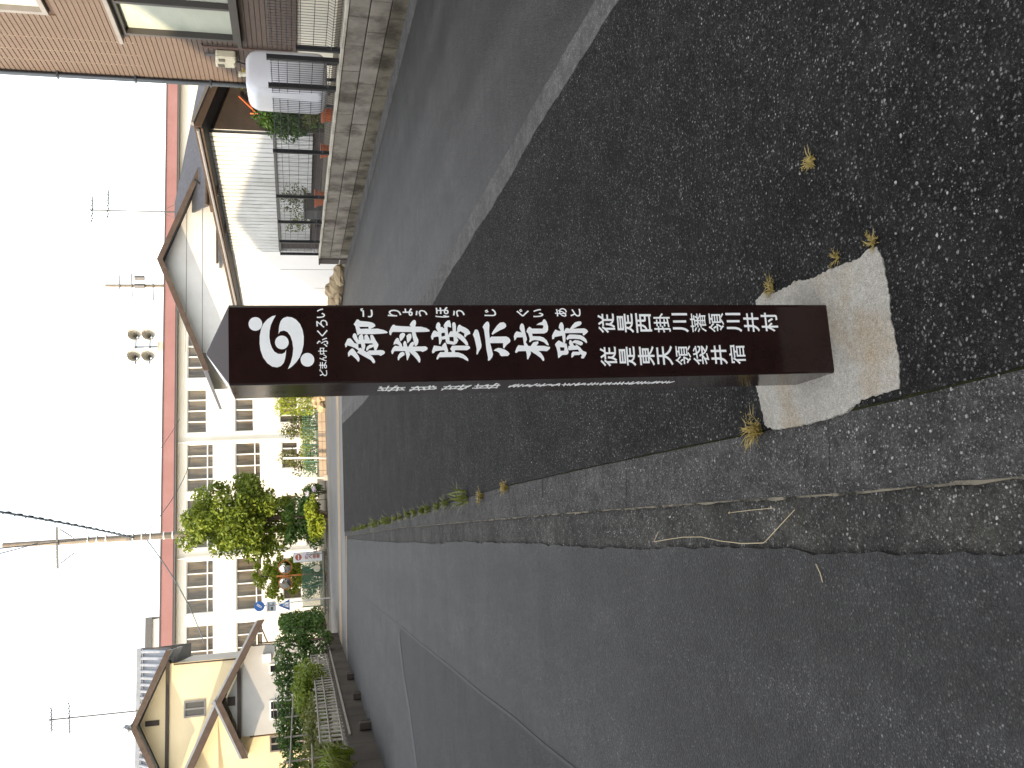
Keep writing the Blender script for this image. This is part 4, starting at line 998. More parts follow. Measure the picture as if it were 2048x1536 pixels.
mb = MB(); mb.tube([(p_.x, p_.y, YARD - 0.01), (p_.x, p_.y, YARD + 0.17), (p_.x, p_.y, YARD + 0.2)], [0.09, 0.12, 0.135], 14); mb.build('pot_body', 'orange', t)
p_ = RF.p(9.45, 0.50, 0)
t = thing('storage_box', 'dark grey plastic box behind the fence beside a potted plant', 'box', (p_.x, p_.y, YARD))
bx_ = Frame((p_.x, p_.y), WALL_D, WALL_N)
mb = MB(); mb.fbox(bx_, -0.35, 0.3, -0.2, 0.2, YARD - 0.01, 1.02); mb.build('box_body', 'grey_trim', t, bevel=0.015)
mb = MB(); mb.fbox(bx_, -0.37, 0.32, -0.22, 0.22, 1.022, 1.06); mb.build('box_lid', 'grey_trim', t, bevel=0.01)

t = thing('gate_pillar', 'squat dark brown gate pillar at the end of the block wall', 'pillar', RF.p(12.35, 0.1, 0))
mb = MB(); mb.fbox(RF, 12.14, 12.62, -0.02, 0.34, -0.03, 0.64); mb.build('pillar_body', 'dark_board', t, bevel=0.008)
mb = MB(); mb.fbox(RF, 12.12, 12.64, -0.04, 0.36, 0.642, 0.675); mb.build('pillar_cap', 'brown_board', t)
mb = MB(); mb.fbox(RF, 12.13, 12.63, -0.03, -0.021, 0.17, 0.19); mb.build('joint_strip', 'coping', t)
ROCKS = [(2.98, 23.6, 0.30, 0.26, 'tan garden rock beside the dark gate pillar'), (2.80, 24.3, 0.34, 0.34, 'tall tan garden rock with a shadowed hollow by the white wall'), (2.62, 24.9, 0.30, 0.22, 'low tan garden rock in the middle of the rock row'),
         (2.42, 25.5, 0.34, 0.36, 'pointed tan garden rock near the marker post edge'), (2.75, 25.2, 0.25, 0.42, 'upright tan garden rock against the white wall'), (2.15, 26.2, 0.4, 0.28, 'broad tan garden rock at the far end of the row')]
for i, (x, y, r, h, lab) in enumerate(ROCKS):
    mb = MB(); mb.blob((x, y, h * 0.45), (r, r * 0.8, h * 0.6), 20 + i, 9, 6, 0.2); o = mb.build('garden_rock', 'stone'); tag(o, lab, 'rock')

# ---- white two-storey house behind the garage
WF = Frame((4.39, 37.0), (0.972, 0.235), (-0.235, 0.972))
wh = thing('white_house', 'cream two-storey house with brown-edged gable behind the garage', 'house', WF.p(2, 4, 0))
k_ = 0.383
gz = lambda s: 6.22 - k_ * abs(s - 0.65)
mb = MB(); mb.sz(WF, [(-3.0, 0.0), (4.7, 0.0), (4.7, gz(4.7)), (0.65, gz(0.65)), (-3.0, gz(-3.0))], 0.0, 6.0); mb.build('wall', 'cream', wh)
for s, z in ((-1.2, 4.9), (0.0, 4.9)):
    pass
for sgn in (1, -1):
    e_ = 0.65 + sgn * 4.5
    mb = MB(); mb.sz(WF, [(0.65, 6.24), (e_, 6.24 - k_ * 4.5), (e_, 6.36 - k_ * 4.5), (0.65, 6.36)], -0.52, 6.4); mb.build('roof', 'slate', wh)
    mb = MB(); mb.sz(WF, [(0.65, 6.17), (e_, 6.17 - k_ * 4.5), (e_, 6.38 - k_ * 4.5), (0.65, 6.38)], -0.57, -0.522); mb.build('rake_board', 'rake', wh)
for z in (4.75, 5.35):
    mb = MB(); mb.fbox(WF, -2.95, 4.65, -0.012, 0.0, z, z + 0.015); mb.build('siding_joint', 'grey_trim', wh)
mb = MB(); mb.fbox(WF, 0.7, 3.6, -0.05, -0.002, 4.16, 4.24); mb.build('belt_course', 'dark_board', wh)
# lower roof between garage and upper storey, and the right wing with its slate slope
mb = MB(); mb.prism([WF.p(0.5, -0.02, 4.12), WF.p(4.6, -0.02, 4.15), WF.p(4.6, -5.0, 3.1), WF.p(0.5, -4.4, 3.06)], (0, 0, -0.08)); mb.build('lower_roof', 'slate', wh)
mb = MB(); mb.fbox(WF, 2.9, 9.0, -0.7, 5.0, 0.0, 4.45); mb.build('wing_wall', 'brown_board', wh)
sl = [WF.p(2.6, -1.25, 4.50), WF.p(9.4, -1.25, 4.50), WF.p(9.4, -1.1, 4.58), WF.p(4.0, 1.6, 6.02), WF.p(3.2, 1.6, 6.02)]
mb = MB(); mb.prism(sl, (0, 0.03, -0.09)); mb.build('wing_roof', 'slate', wh)
mb = MB(); mb.fbox(WF, 2.6, 9.4, -1.30, -1.252, 4.30, 4.52); mb.build('eave_board', 'rake', wh)
mb = MB(); mb.tube([WF.p(2.6, -1.36, 4.48), WF.p(9.4, -1.36, 4.46)], 0.06, 8); mb.build('gutter', 'brown_board', wh)
mb = MB(); mb.tube([WF.p(3.9, -0.9, 5.0), WF.p(3.7, -0.55, 4.6)], 0.04, 6); mb.build('downpipe', 'black_metal', wh)
an = thing('tv_antenna', 'thin rooftop television antenna on the slate wing roof', 'antenna', WF.p(3.6, 1.6, 5.9))
mb = MB(); mb.tube([WF.p(3.6, 1.6, 5.9), WF.p(3.6, 1.6, 9.3)], 0.03, 6); mb.build('mast', 'aerial', an)
mb = MB()
for z, a, b in ((9.2, -0.5, 0.6), (8.6, -0.3, 0.9)):
    mb.tube([WF.p(3.6 + a, 1.6, z), WF.p(3.6 + b, 1.6, z)], 0.022, 5)
    for k in range(6):
        s = 3.6 + a + (b - a) * k / 5; mb.tube([WF.p(s, 1.35, z + 0.02), WF.p(s, 1.85, z + 0.02)], 0.018, 4)
mb.build('antenna_bars', 'aerial', an)
mb = MB(); mb.tube([WF.p(3.6, 1.6, 6.6), WF.p(3.3, 1.5, 6.03)], 0.01, 4); mb.tube([WF.p(3.6, 1.6, 6.6), WF.p(3.9, 1.55, 6.04)], 0.01, 4); mb.build('stay', 'aerial', an)

# ------------------------------------------------------------------ the school across the far road
SF = Frame((-17.0, 58.0), (40.5, 10.0))
sc = thing('school_building', 'long cream school block with red parapet and rows of windows', 'school', SF.p(18, 6, 0))
bays = [(-0.70, 2.45), (3.16, 6.45), (7.2, 10.35), (10.83, 13.97), (14.69, 17.67), (18.4, 21.4), (22.1, 25.1), (25.9, 28.9), (29.6, 32.6), (33.4, 36.4)]
opens = []; wins = []
for a, b in bays:
    low = a < 14.4
    for z0, z1, zt in ((6.52, 8.20, 6.95), (3.55, 5.18, 3.97)):
        za = z0 if low else zt
        opens.append((a, b, za, z1)); wins.append((a, b, za, z1, [zt - 0.03] if low else []))
grd = [(3.6, 6.3, 1.1, 2.3), (9.46, 10.27, 1.36, 2.22), (12.1, 13.92, 1.15, 2.22), (15.2, 17.2, 1.1, 2.3)]
mb = MB(); wall_open(mb, SF, -4.0, 41.0, -0.05, 8.78, 0.0, 0.30, opens + grd); mb.build('wall', 'school', sc)
mb = MB(); mb.fbox(SF, -3.95, 40.95, 0.42, 11.0, -0.05, 8.77); mb.build('wall', 'glass_dark', sc)
for a, b, z0, z1, rows in wins:
    window(SF, a, b, z0, z1, 0.10, sc, 'white_paint', 'glass_dim', nv=4, fw=0.065, depth=0.16, rows=rows)
for a, b, z0, z1 in grd:
    window(SF, a, b, z0, z1, 0.10, sc, 'brown_board' if b - a < 1 else 'white_paint', 'glass_dim', nv=1 if b - a < 1 else 4, fw=0.07, depth=0.16, rows=[])
mb = MB(); mb.fbox(SF, -4.6, 41.6, -0.55, 11.6, 8.90, 9.60); mb.build('parapet', 'red', sc)
mb = MB(); mb.fbox(SF, -4.65, 41.65, -0.60, 11.65, 9.601, 9.67); mb.build('parapet_cap', 'grey_trim', sc)
mb = MB(); mb.fbox(SF, -4.55, 41.55, -0.50, 0.0, 8.785, 8.898); mb.build('eave_gutter', 'grey_trim', sc)
for s in (14.05, 6.6, 25.5):
    mb = MB(); mb.tube([SF.p(s, -0.08, 0), SF.p(s, -0.08, 8.7)], 0.05, 6); mb.build('downpipe', 'white_paint', sc)
mb = MB(); mb.fbox(SF, -10.0, 3.1, 8.0, 18.0, 0.0, 11.3); mb.build('rear_block', 'school', sc)
mb = MB(); mb.fbox(SF, -10.1, 3.25, 7.8, 18.1, 11.302, 11.75); mb.build('rear_block_parapet', 'grey_trim', sc)
hs = thing('loudspeaker_cluster', 'cluster of horn loudspeakers standing on the school roof', 'loudspeaker', SF.p(21.2, 2.0, 9.6))
mb = MB(); mb.tube([SF.p(21.2, 2, 9.6), SF.p(21.2, 2, 11.9)], 0.06, 8); mb.build('mast', 'grey_trim', hs)
for z in (10.85, 11.75):
    mb = MB(); mb.tube([SF.p(20.0, 2, z), SF.p(22.4, 2, z)], 0.05, 6); mb.build('cross_bar', 'aerial', hs)
    for s in (20.45, 21.95):
        mb = MB(); mb.tube([SF.p(s, 2.5, z), SF.p(s, 2.0, z), SF.p(s, 1.7, z), SF.p(s, 1.35, z)], [0.12, 0.15, 0.28, 0.46], 14, False); mb.build('horn', 'horn', hs, smooth=True)
mb = MB(); mb.fbox(SF, 20.9, 21.5, 1.8, 2.2, 9.9, 10.35); mb.build('junction_box', 'meter', hs)

def antenna(x, y, z, h, label, sc_=1.0):
    t = thing('tv_antenna', label, 'antenna', (x, y, z))
    mb = MB(); mb.tube([(x, y, z - 0.1), (x, y, z + h)], 0.035 * sc_, 6); mb.build('mast', 'aerial', t)
    mb = MB()
    for zz, L in ((h - 0.1, 1.0), (h - 0.8, 1.3)):
        mb.tube([(x - 0.5 * L, y, z + zz), (x + 0.5 * L, y, z + zz)], 0.024 * sc_, 5)
        for k in range(7):
            q = x - 0.5 * L + L * k / 6; mb.tube([(q, y - 0.35, z + zz + 0.02), (q, y + 0.35, z + zz + 0.02)], 0.018 * sc_, 4)
    mb.build('antenna_bars', 'aerial', t)

# second utility pole far beyond the white house
up = thing('utility_pole', 'distant utility pole with transformer rising behind the white house roof', 'utility pole', (9.2, 82.0, -0.1))
mb = MB(); mb.tube([(9.2, 82, -0.1), (9.2, 82, 16.8)], [0.2, 0.12], 8); mb.build('pole_shaft', 'pole', up)
for z, a, b in ((15.6, -0.3, 0.9), (14.6, -1.0, 1.0), (12.9, -1.3, 0.4)):
    mb = MB(); mb.fbox(WORLD, 9.2 + a, 9.2 + b, 81.8, 81.9, z, z + 0.1); mb.build('crossarm', 'grey_trim', up)
for dx in (-0.35, 0.35):
    mb = MB(); mb.tube([(9.2 + dx + 0.3, 81.7, 13.6), (9.2 + dx + 0.3, 81.7, 14.4)], 0.22, 10); mb.build('transformer', 'grey_trim', up)

# ------------------------------------------------------------------ utility pole with its cables
px, py = -6.98, 46.0
up = thing('utility_pole', 'tall leaning utility pole behind the leafy tree', 'utility pole', (px, py, 0))
mb = MB(); mb.tube([(px, py, -0.2), (px - 0.02, py, 7.0), (px - 0.03, py, 14.7)], [0.20, 0.165, 0.12], 12); mb.build('pole_shaft', 'pole', up, smooth=True)
for z, a, b in ((12.3, -1.25, 0.72),):
    mb = MB(); mb.fbox(WORLD, px + a, px + b, py - 0.2, py - 0.12, z, z + 0.09); arm = mb.build('crossarm', 'grey_trim', up)
    for q in (a + 0.08, a + 0.5, -0.35, b - 0.1, b - 0.35):
        mb = MB(); mb.tube([(px + q, py - 0.16, z + 0.09), (px + q, py - 0.16, z + 0.27)], [0.05, 0.035], 8); mb.build('insulator', 'sign_white', up)
mb = MB(); mb.tube([(px - 1.0, py - 0.16, 12.2), (px - 0.55, py - 0.1, 11.6)], 0.03, 6); mb.tube([(px + 0.6, py - 0.16, 12.2), (px + 0.2, py - 0.1, 11.7)], 0.03, 6); mb.build('brace', 'grey_trim', up)
for z in (11.0, 10.6, 10.2, 9.0, 8.6, 8.2, 7.6, 7.2):
    mb = MB(); mb.tube([(px, py, z), (px, py, z + 0.05)], 0.19, 10); mb.build('band', 'sign_white', up)
def cable(label, pts, r, sag=0.0, twist=False, group=None):
    P = [Vector(p) for p in pts]; out = []
    for a, b in zip(P, P[1:]):
        for k in range(16):
            f = k / 16; q = a.lerp(b, f); q.z -= sag * 4 * f * (1 - f); out.append(q)
    out.append(P[-1])
    mb = MB(); mb.tube(out, r, 5)
    if twist:
        tw = []
        for i in range(len(out) * 6 - 6):
            j = i // 6; f = (i % 6) / 6; q = out[j].lerp(out[j + 1], f); a = i * 1.3
            tw.append(q + Vector((math.cos(a) * r * 1.2, 0, math.sin(a) * r * 1.2)))
        mb.tube(tw, r * 0.7, 4)
    o = mb.build('overhead_cable', 'cable'); tag(o, label, 'cable', group)
cable('thick twisted cable crossing the utility pole from upper right', [(px, py - 0.15, 9.0), (-3.35, 30.0, 10.9)], 0.04, 0.2, True)
cable('thinner cable running up from the pole crossarm', [(px + 0.1, py - 0.15, 10.5), (-4.7, 30.0, 11.2)], 0.022, 0.25)
cable('straight cable leaving the top of the pole', [(px, py - 0.15, 13.2), (-5.0, 30.0, 11.1)], 0.022, 0.1)
cable('service wire sloping from the pole down towards the school right bays', [(px, py - 0.1, 11.8), (-1.8, 61.2, 8.6)], 0.014, 0.5)
cable('lower service wire from the pole to the school wall', [(px, py - 0.1, 8.6), (-4.2, 60.8, 7.9)], 0.02, 0.4)
cable('telephone cable running left from the pole', [(px, py - 0.1, 8.5), (-14.0, 52.0, 6.5)], 0.03, 0.3)

# ------------------------------------------------------------------ trees and planting on the far side
def tree(name, label, x, y, z0, h0, h1, rx, n, size, mat, seed=1, clumps=60, group=None):
    rr = random.Random(seed); t = thing(name, label, 'tree', (x, y, z0), group)
    zc = (h0 + h1) / 2; rz = (h1 - h0) / 2; cs, rs = [], []
    while len(cs) < clumps:
        a, b, c = rr.uniform(-1, 1), rr.uniform(-1, 1), rr.uniform(-1, 1)
        d = a * a + b * b + c * c
        if d > 1 or d < 0.12: continue
        k = 1.0 - 0.25 * max(c, 0) - 0.1 * max(-c, 0)
        cs.append((x + a * rx * k, y + b * rx * k, zc + c * rz)); q = rr.uniform(0.17, 0.32); rs.append((rx * q * 1.1, rx * q * 1.1, rz * q * 0.7))
    leaf_cloud('crown', mat, t, cs, rs, n, size, aspect=0.55)
    mb = MB(); mb.tube([(x, y, z0 - 0.1), (x + 0.05, y, z0 + h0 * 0.7), (x - 0.05, y, zc), (x, y, zc + rz * 0.6)], [0.17, 0.14, 0.09, 0.03], 8)
    for i in range(0, clumps, 3):
        c = Vector(cs[i]); s = Vector((x, y, max(z0 + h0 * 0.6, min(c.z - 0.4, zc)))); m = s.lerp(c, 0.5) + Vector((0, 0, 0.15)); mb.tube([s, m, c], [0.05, 0.03, 0.012], 5)
    mb.build('trunk', 'bark', t)
tree('broadleaf_tree', 'full leafy tree with sunlit yellow-green edge before the school', -6.15, 44.0, 0.0, 1.30, 6.75, 1.88, 15000, 0.21, 'leaf_tree', 5, 90)
tree('broadleaf_tree', 'smaller yellow-green tree behind the two traffic mirrors', -9.4, 46.5, 0.0, 0.8, 3.7, 1.25, 4200, 0.18, 'leaf_yellow', 9, 34)
shrub('shrub', 'big dark green shrub below the leafy tree', -6.1, 42.2, 0.0, 1.45, 0.95, 5200, 0.17, 'leaf_dark', clumps=26, seed=8)
shrub('shrub', 'bright yellow-green low shrub at the road corner below the leafy tree', -5.75, 40.7, -0.01, 1.25, 0.50, 3200, 0.14, 'leaf_yellow', clumps=18, seed=10, ry=0.6)
hd = thing('clipped_hedge', 'bright yellow-green clipped hedge block beside the marker post', 'hedge', (-0.55, 41.3, 0.3))
cs = [(x, y, z) for x in np.linspace(-1.0, 0.4, 6) for y in (41.1, 41.6) for z in np.linspace(0.6, 2.0, 6)]
leaf_cloud('foliage', 'leaf_yellow', hd, cs, [(0.24, 0.3, 0.24)] * len(cs), 4200, 0.10)
mb = MB(); 
for x in (-0.9, -0.4, 0.1): mb.tube([(x, 41.35, -0.02), (x, 41.35, 1.2)], [0.05, 0.02], 6)
mb.build('stem', 'bark', hd)
shrub('shrub', 'brownish open shrub left of the clipped yellow hedge', -1.75, 42.4, 0.0, 0.85, 1.10, 1500, 0.13, 'leaf_olive', clumps=20, seed=12)
shrub('shrub', 'loose olive shrub behind the two white posts', -3.35, 42.6, 0.0, 0.85, 1.02, 1300, 0.13, 'leaf_olive', clumps=18, seed=13)
shrub('shrub', 'leafy garden row climbing the green netting', -2.6, 42.0, 0.30, 1.6, 0.40, 1900, 0.10, 'leaf_yellow', clumps=20, seed=14, ry=0.25)
shrub('flowering_plant', 'dark green plant with pale lilac flower heads beside the white post', -4.75, 41.7, 0.0, 0.55, 0.55, 900, 0.12, 'leaf_dark', cat='flowering plant', clumps=10, seed=15)
fl = thing('flower_cluster', 'pale lilac hydrangea heads in front of the dark shrub', 'flowers', (-4.8, 41.0, 0.3))
for i, (x, z) in enumerate(((-4.75, 0.85), (-5.05, 0.62), (-4.55, 0.55), (-7.6, 0.55), (-7.75, 0.9))):
    leaf_cloud('flower_head', 'petal', fl, [(x, 41.1 if x > -6 else 42.6, z)], [(0.14, 0.14, 0.10)], 90, 0.06, aspect=0.9)
    mb = MB(); mb.tube([(x, 41.1 if x > -6 else 42.6, z - 0.1), (x, 41.25 if x > -6 else 42.7, -0.02)], 0.012, 5); mb.build('stem', 'leaf_dark', fl)
lw = thing('low_garden_wall', 'low tan block wall below the green netting fence', 'wall', (-2.3, 41.2, 0))
LWF = Frame((-4.15, 41.0), (0.99, 0.06))
for i in range(9):
    for j in range(2):
        s = i * 0.44 + (0.0 if j else 0.0)
        mb = MB(); mb.fbox(LWF, s, s + 0.425, random.uniform(-0.006, 0.006), 0.14, -0.03 + j * 0.172, -0.03 + j * 0.172 + 0.163); mb.build('block', 'tanbrick', lw)
mb = MB(); mb.fbox(LWF, 0.005, 3.95, 0.02, 0.12, -0.05, 0.30); mb.build('wall_core', 'mortar', lw)
nf = thing('netting_fence', 'green netting fence on the low tan wall', 'fence', (-2.3, 41.3, 0.3))
for i in range(6):
    mb = MB(); s = 0.1 + i * 0.76; mb.tube([LWF.p(s, 0.2, -0.02), LWF.p(s, 0.2, 1.02)], 0.022, 6); mb.build('post', 'green_net', nf)
mb = MB()
for k in range(8): mb.tube([LWF.p(0.1, 0.2, 0.35 + k * 0.09), LWF.p(3.9, 0.2, 0.35 + k * 0.09)], 0.007, 4)
for k in range(40): mb.tube([LWF.p(0.1 + k * 0.097, 0.2, 0.33), LWF.p(0.1 + k * 0.097, 0.2, 1.0)], 0.007, 4)
mb.build('netting', 'green_net', nf)
rk = thing('rock_pile', 'sunlit orange-tan rocks at the foot of the clipped hedge', 'rocks', (-0.3, 40.7, 0))
for i in range(8):
    mb = MB(); r = random.uniform(0.14, 0.24); mb.blob((-0.85 + 0.22 * i, 40.8 + 0.15 * (i % 2), 0.16 + 0.18 * (i % 3 == 1)), (r * 1.2, r, r), 40 + i, 8, 5, 0.25); mb.build('rock', 'stone', rk)
for x, y, h, lab in ((-3.13, 40.9, 1.85, 'slim white post in front of the loose olive shrub'), (-3.94, 40.0, 1.82, 'thicker white post with a foot block by the low wall end')):
    t = thing('white_post', lab, 'post', (x, y, -0.02))
    mb = MB(); mb.tube([(x, y, -0.03), (x + 0.05, y, h)], 0.045, 10); mb.build('post_shaft', 'white_paint', t, smooth=True)
    mb = MB(); mb.tube([(x + 0.05, y, h), (x + 0.052, y, h + 0.02)], 0.055, 10); mb.build('post_cap', 'sign_white', t)
    if y < 40.5:
        mb = MB(); mb.fbox(WORLD, x - 0.12, x + 0.12, y - 0.12, y + 0.12, -0.03, 0.14); mb.build('foot_block', 'coping', t)

# ------------------------------------------------------------------ signs, mirrors and netting on the left corner
sb = thing('notice_board', 'tall white notice board with red no-entry mark and red lettering', 'sign board', (-7.93, 43.0, 0))
BD = Frame((-8.16, 43.0), (0.99, 0.10))
mb = MB(); mb.fbox(BD, 0, 0.46, 0, 0.04, 0.22, 1.54); bd = mb.build('board', 'sign_white', sb)
mb = MB(); mb.disc(BD.p(0.23, -0.002, 1.30), -BD.ey, 0.15, 0.006, 24); mb.build('no_entry_mark', 'sign_red', bd)
mb = MB(); mb.fbox(BD, 0.12, 0.34, -0.014, -0.0085, 1.275, 1.325); mb.build('no_entry_bar', 'sign_white', bd)
for i, zc in enumerate((0.93, 0.75, 0.57, 0.40)):
    mb = MB()
    if i == 1: 
        mb.prism([BD.p(0.12, -0.008, zc - 0.06), BD.p(0.15, -0.008, zc - 0.07), BD.p(0.24, -0.008, zc + 0.06), BD.p(0.21, -0.008, zc + 0.06)], BD.ey * 0.006); mb.prism([BD.p(0.33, -0.008, zc - 0.06), BD.p(0.30, -0.008, zc - 0.07), BD.p(0.21, -0.008, zc + 0.06), BD.p(0.24, -0.008, zc + 0.06)], BD.ey * 0.006)
    else:
        for k in range(4): mb.fbox(BD, 0.13, 0.33, -0.008, -0.002, zc - 0.06 + k * 0.036, zc - 0.06 + k * 0.036 + 0.02)
        mb.fbox(BD, 0.22, 0.245, -0.0085, -0.0025, zc - 0.07, zc + 0.07)
    mb.build('red_character', 'sign_red', bd)
for s in (0.04, 0.42):
    mb = MB(); mb.fbox(BD, s - 0.02, s + 0.02, 0.042, 0.08, -0.03, 1.5); mb.build('leg', 'wood', sb)
mb = MB(); mb.fbox(BD, 0.1, 0.36, -0.05, 0.02, 0.0, 0.20); mb.build('foot_box', 'wood', sb)

tm = thing('traffic_mirror', 'orange pole carrying two round traffic mirrors by the green netting', 'traffic mirror', (-8.97, 44.0, 0))
mb = MB(); mb.tube([(-8.97, 44, -0.03), (-8.95, 44, 2.35)], 0.045, 10); mb.build('pole', 'mirror_rim', tm, smooth=True)
for x, nx in ((-8.52, 0.35), (-9.28, -0.30)):
    nrm = Vector((nx, -1, -0.05)).normalized(); c = Vector((x, 43.86, 1.93))
    mb = MB(); mb.disc(c, nrm, 0.33, -0.05, 28); rim = mb.build('mirror_rim', 'mirror_rim', tm)
    mb = MB(); vs = [c + nrm * 0.075]; n = 24; a_ = nrm.cross(Vector((0, 0, 1))).normalized(); b_ = a_.cross(nrm)
    for ring, (rr_, hh) in enumerate(((0.15, 0.062), (0.28, 0.012))):
        vs += [c + nrm * hh + rr_ * (math.cos(6.2832 * k / n) * a_ + math.sin(6.2832 * k / n) * b_) for k in range(n)]
    fs = [(0, 1 + k, 1 + (k + 1) % n) for k in range(n)] + [(1 + k, 1 + n + k, 1 + n + (k + 1) % n, 1 + (k + 1) % n) for k in range(n)]
    mb.add(vs, fs); mb.build('mirror_face', 'mirror', rim, smooth=True)
    mb = MB(); mb.tube([c - nrm * 0.05, (-8.96, 44, 1.93)], 0.03, 6); mb.build('bracket', 'grey_trim', tm)
rd = thing('round_marker', 'small round yellow reflector disc on a stake by the netting', 'reflector', (-8.6, 43.2, 0))
mb = MB(); mb.disc((-8.55, 43.2, 0.46), (0.1, -1, 0), 0.16, 0.03, 20); mb.build('disc', 'meter', rd)
mb = MB(); mb.tube([(-8.55, 43.24, -0.03), (-8.55, 43.24, 0.5)], 0.02, 6); mb.build('stake', 'wood', rd)

rs_ = thing('road_sign', 'white pole carrying a blue disc, a grey plate and a blue triangle sign', 'road sign', (-9.27, 40.0, 0))
mb = MB(); mb.tube([(-9.25, 40.0, -0.03), (-9.38, 40.02, 3.2)], 0.032, 10); mb.build('pole', 'white_paint', rs_, smooth=True)
mb = MB(); mb.disc((-9.37, 39.96, 2.99), (0.12, -1, 0), 0.215, 0.012, 28); d_ = mb.build('round_sign', 'blue', rs_)
mb = MB(); mb.obox((-9.46, 39.935, 2.9), (0.03, 0.0, 0.0), (0, -0.005, 0), (0.13, 0, 0.20)); mb.obox((-9.41, 39.935, 2.88), (0.03, 0, 0), (0, -0.005, 0), (0.13, 0, 0.2)); mb.build('white_stripe', 'sign_white', d_)
PS = Frame((-9.63, 39.95), (0.99, 0.12))
mb = MB(); mb.fbox(PS, 0, 0.42, 0, 0.012, 2.30, 2.70); pl_ = mb.build('plate', surf('grey_white_plate', (0.40, 0.44, 0.47), (0.46, 0.5, 0.53), 3, 0.5), rs_)
mb = MB()
for a, b, c, d in ((0.05, 0.37, 2.58, 2.62), (0.05, 0.2, 2.42, 2.52), (0.24, 0.36, 2.40, 2.44), (0.24, 0.28, 2.34, 2.55)): mb.fbox(PS, a, b, -0.006, -0.001, c, d)
mb.build('plate_lettering', 'grey_trim', pl_)
mb = MB(); mb.sz(PS, [(-0.02, 1.72), (0.46, 1.72), (0.22, 2.22)], 0, 0.012); tr_ = mb.build('triangle_sign', 'blue', rs_)
mb = MB(); mb.sz(PS, [(0.10, 1.77), (0.34, 1.77), (0.22, 2.04)], -0.006, -0.001); mb.build('white_symbol', 'sign_white', tr_)
mb = MB(); mb.fbox(PS, 0.205, 0.235, -0.012, -0.0075, 1.80, 1.96); mb.build('symbol_bar', 'blue', tr_)

gn = thing('green_netting', 'green netting panel between posts below the traffic mirrors', 'netting', (-9.2, 43.6, 0))
GN = Frame((-10.4, 43.5), (0.99, 0.05))
for s in (0.0, 0.95, 1.75, 2.55):
    mb = MB(); mb.tube([GN.p(s, 0, -0.03), GN.p(s, 0, 1.18)], 0.025, 8); mb.build('post', 'green_net', gn)
mb = MB()
for k in range(26): mb.tube([GN.p(0, 0.03, 0.08 + k * 0.042), GN.p(2.55, 0.03, 0.08 + k * 0.042)], 0.008, 4)
for k in range(60): mb.tube([GN.p(k * 0.0432, 0.03, 0.06), GN.p(k * 0.0432, 0.03, 1.15)], 0.008, 4)
mb.build('net', 'green_net', gn)
pr = thing('pipe_rail', 'pale pipe guard rail along the road before the green netting', 'rail', (-9.2, 42.6, 0))
PR = Frame((-10.6, 42.5), (0.99, 0.06))
mb = MB(); mb.tube([PR.p(0, 0, 0.16), PR.p(2.9, 0, 0.16)], 0.05, 8); mb.build('rail_pipe', 'wood', pr)
for s in (0.2, 1.4, 2.7):
    mb = MB(); mb.tube([PR.p(s, 0.02, -0.03), PR.p(s, 0.02, 0.18)], 0.04, 8); mb.build('rail_post', 'wood', pr)
shrub('shrub', 'yellow-green plants growing behind the green netting', -9.3, 44.6, 0.0, 1.2, 0.72, 1900, 0.12, 'leaf_yellow', clumps=20, seed=22, ry=0.4)

# ------------------------------------------------------------------ left-hand side: garden, hedge, stucco house
LW = Frame((-6.55, 15.6), (-8.62 + 6.55, 30.85 - 15.6), (-1, -0.136))   # s along the garden wall, t into the garden
pts = [LW.p(-0.9, 0.2, 0), LW.p(17.5, 0.2, 0), LW.p(17.5, 26, 0), LW.p(-0.9, 26, 0)]
mb = MB(); mb.prism([(p.x, p.y, 0.44) for p in pts], (0, 0, -0.5)); o = mb.build('garden_ground', 'ground'); o['kind'] = 'structure'
gw = thing('garden_wall', 'dark stained concrete garden wall below the pale lattice', 'wall', LW.p(6, 0.1, 0))
s = -0.9
while s < 17.4:
    L = min(1.2, 17.5 - s); mb = MB(); mb.fbox(LW, s, s + L - 0.012, 0.0, 0.19, -0.03, 0.50 + random.uniform(-0.006, 0.006)); mb.build('wall_panel', 'gardenwall', gw, bevel=0.006); s += 1.2
mb = MB(); mb.fbox(LW, -0.88, 17.48, 0.02, 0.17, -0.04, 0.47); mb.build('wall_core', 'mortar', gw)
mb = MB(); mb.fbox(LW, 2.2, 15.5, -0.03, -0.002, 0.40, 0.44); mb.build('rail_strip', 'wood', gw)
for i, (s, sz) in enumerate(((5.4, 0.15), (8.0, 0.15), (2.4, 0.20))):
    t = thing('drain_block', ('small twin concrete drain block at the foot of the garden wall', 'ridged concrete drain block further along the garden wall', 'broken concrete block near the leafy grass clump')[i], 'drain block', LW.p(s, -0.2, -0.012))
    for q in (0, 1):
        mb = MB(); mb.fbox(LW, s + q * sz * 1.1, s + q * sz * 1.1 + sz * 0.8, -0.16, -0.02, -0.02, sz * (0.9 if q else 1.1)); mb.build('block_half', 'mortar' if q else 'gardenwall', t, bevel=0.012)
lt = thing('lattice_fence', 'sagging pale lattice fence on the garden wall', 'fence', LW.p(7, 0.1, 0.5))
for i in range(34):
    s = 2.2 + i * 0.34; h = 1.02 + 0.03 * math.sin(i * 1.7); mb = MB()
    mb.obox(LW.p(s, 0.06, 0.47), LW.ex * 0.11, LW.ey * 0.02, Vector((0.02 * math.sin(i), 0.03 * math.cos(i * 2.1), h - 0.47))); mb.build('lath', 'lath' if i % 5 else 'wood', lt)
for z in (0.56, 0.80, 1.00):
    mb = MB(); mb.tube([LW.p(2.0, 0.045, z), LW.p(7.5, 0.045, z - 0.03), LW.p(13.9, 0.045, z + 0.01)], 0.018, 6); mb.build('rail', 'wood', lt)
tr = thing('bamboo_trellis', 'grey bamboo pole trellis standing in the garden', 'trellis', LW.p(6, 0.9, 0.44))
